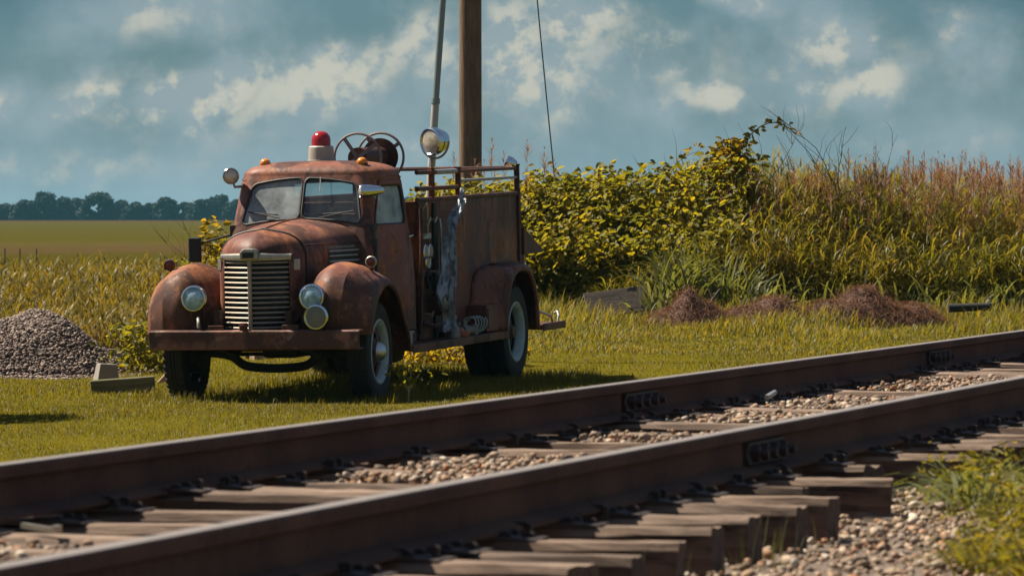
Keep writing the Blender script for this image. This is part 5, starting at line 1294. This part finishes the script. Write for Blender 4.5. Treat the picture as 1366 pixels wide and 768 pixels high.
    c = at(945, 392, 66.6); o = MB().tube([(0, 0, 0), (.06, 0, .12), (.15, .05, .24)], [.03, .022, .012], 7).tube([(.06, 0, .12), (.0, .04, .26)], .012, 6).build('root_stub', M['bark']); o.location = c - np.array([0, 0, .18]); tag(o, 'dark upturned root poking from the small tawny heap', 'root')
M['gravelbase'] = plain('dusty_gravel', (.12, .10, .095), .95, 0, .4, 60)
M['earth'] = plain('brown_earth', (.09, .045, .03), .95, 0, .4, 25)
M['greyboard'] = wood('grey_brown_board', (.07, .057, .045), (.125, .10, .08), (.17, .14, .11), 'x', .6)
heaps()

# ------------------------------------------------------------------ far field: fence posts and the tree line
def far():
    r = np.random.default_rng(91)
    for px, lab in ((48, 'thin dark fence post in the field, rightmost of three'), (26, 'thin dark fence post in the field, middle of three'), (6, 'thin dark fence post in the field at the left edge')):
        Y = 128.0; X = (px - 683) * Y / F_PX; g = float(ground_z(X, Y)); o = MB().cyl((0, 0, -.1), (.01, 0, .95), .018, .016, 8).sphere((.01, 0, .95), .017, 8, 4).build('fence_post', M['bark']); o.location = (X, Y, g); tag(o, lab, 'fence post', 'fence posts in the field')
    spec = [(-22, 264, 26, 'broad'), (8, 272, 22, 'low'), (34, 268, 24, 'low'), (56, 256, 26, 'tall peaked'), (82, 264, 22, 'mid'), (103, 266, 20, 'mid'), (131, 257, 30, 'broadest round'), (160, 268, 18, 'low'), (180, 271, 22, 'low'), (204, 272, 20, 'low'), (222, 264, 20, 'rounded'), (246, 270, 22, 'low'), (270, 266, 22, 'mid'), (292, 261, 24, 'tall'), (316, 266, 22, 'mid'), (338, 268, 24, 'mid')]
    spec += [(px, 266 + (i * 7) % 9 - 4, 24, 'hidden') for i, px in enumerate(list(range(362, 800, 23)) + list(range(-48, -260, -23)))]
    names = {}
    for i, (px, py, wpx, nm) in enumerate(spec):
        Y = 1500.0 + r.uniform(-30, 30); X = (px - 683) * Y / F_PX; g = float(ground_z(X, Y)); H = ZC + (HZ - py) * Y / F_PX - g; W = wpx * 1.35 * Y / F_PX / 2
        side = ['at the left edge of the tree line', 'left part of the tree line', 'middle of the tree line', 'right part of the tree line near the cab'][min(3, max(0, int((px + 30) / 90)))]
        lab = {0: 'broad hazy tree cut by the left edge of the photo', 3: 'tall peaked hazy tree, highest at the left of the tree line', 6: 'broadest rounded hazy tree in the middle of the tree line', 13: 'tallest hazy tree just left of the truck cab', 10: 'rounded hazy tree right of the low dip in the tree line'}.get(i, f'small hazy tree, {ORD[i]} from the left in the far tree line' if i < 16 else 'hazy tree of the far tree line, hidden behind the truck and its thicket' if px > 0 else 'hazy tree of the far tree line, beyond the left edge of the photo')
        root = empty('tree', (X, Y, g), lab, 'tree', 'trees across the far field')
        MB().cyl((0, 0, -.3), (0, 0, H * .6), .35, .2, 7).build('trunk', M['bark'], root)
        lumps = []
        for k in range(26):
            t = r.random(); z = H * (.12 + .78 * t); wr = W * (1.15 if t < .55 else 1.15 * (1 - ((t - .55) / .5) ** 2 * .75))
            lumps.append((r.uniform(-.85, .85) * wr, r.uniform(-1, 1) * W * .6, z, W * r.uniform(.28, .5), W * .4, H * r.uniform(.10, .16)))
        lumps.append((0, 0, H * .88, W * .35, W * .35, H * .12))
        lumps += [(r.uniform(-1.1, 1.1) * W, r.uniform(-.5, .5) * W, H * r.uniform(.08, .22), W * .5, W * .4, H * .16) for _ in range(9)]
        Ps, Ns = [], []
        for q in lumps:
            k = 130; d = r.normal(size=(k, 3)); d /= np.linalg.norm(d, axis=1, keepdims=True); Ps.append(np.array(q[:3]) + d * np.array(q[3:]) * r.uniform(.6, 1.08, (k, 1))); Ns.append(d)
        P = np.concatenate(Ps); N = np.concatenate(Ns) + r.normal(0, .4, (len(P), 3)); K = len(P)
        P[:, 2] = np.clip(P[:, 2], .1, H * 1.02)
        V, F = leaves(P, N, r.uniform(.5, 1.0, K), r.uniform(.4, .8, K), r.uniform(0, 6.28, K)); np_mesh('crown', V, F, G_FAR, root)
far()

# haze: the air between here and the tree line
def haze():
    m = bpy.data.materials.new('thin_air_haze'); m.use_nodes = True; T = NT(m.node_tree); T.n.clear()
    out = T.new('ShaderNodeOutputMaterial'); v = T.new('ShaderNodeVolumePrincipled'); T.put(v.inputs['Color'], (.28, .78, 1.0)); v.inputs['Density'].default_value = HAZE; v.inputs['Anisotropy'].default_value = .2
    T.l.new(v.outputs[0], out.inputs['Volume'])
    o = MB().box((0, 1500, 7.5), (5400, 3440, 17.5)).build('haze', m, None, smooth=False); tag(o, 'thin bluish haze over the far field', 'haze', kind='stuff')
HAZE = .00006
haze()
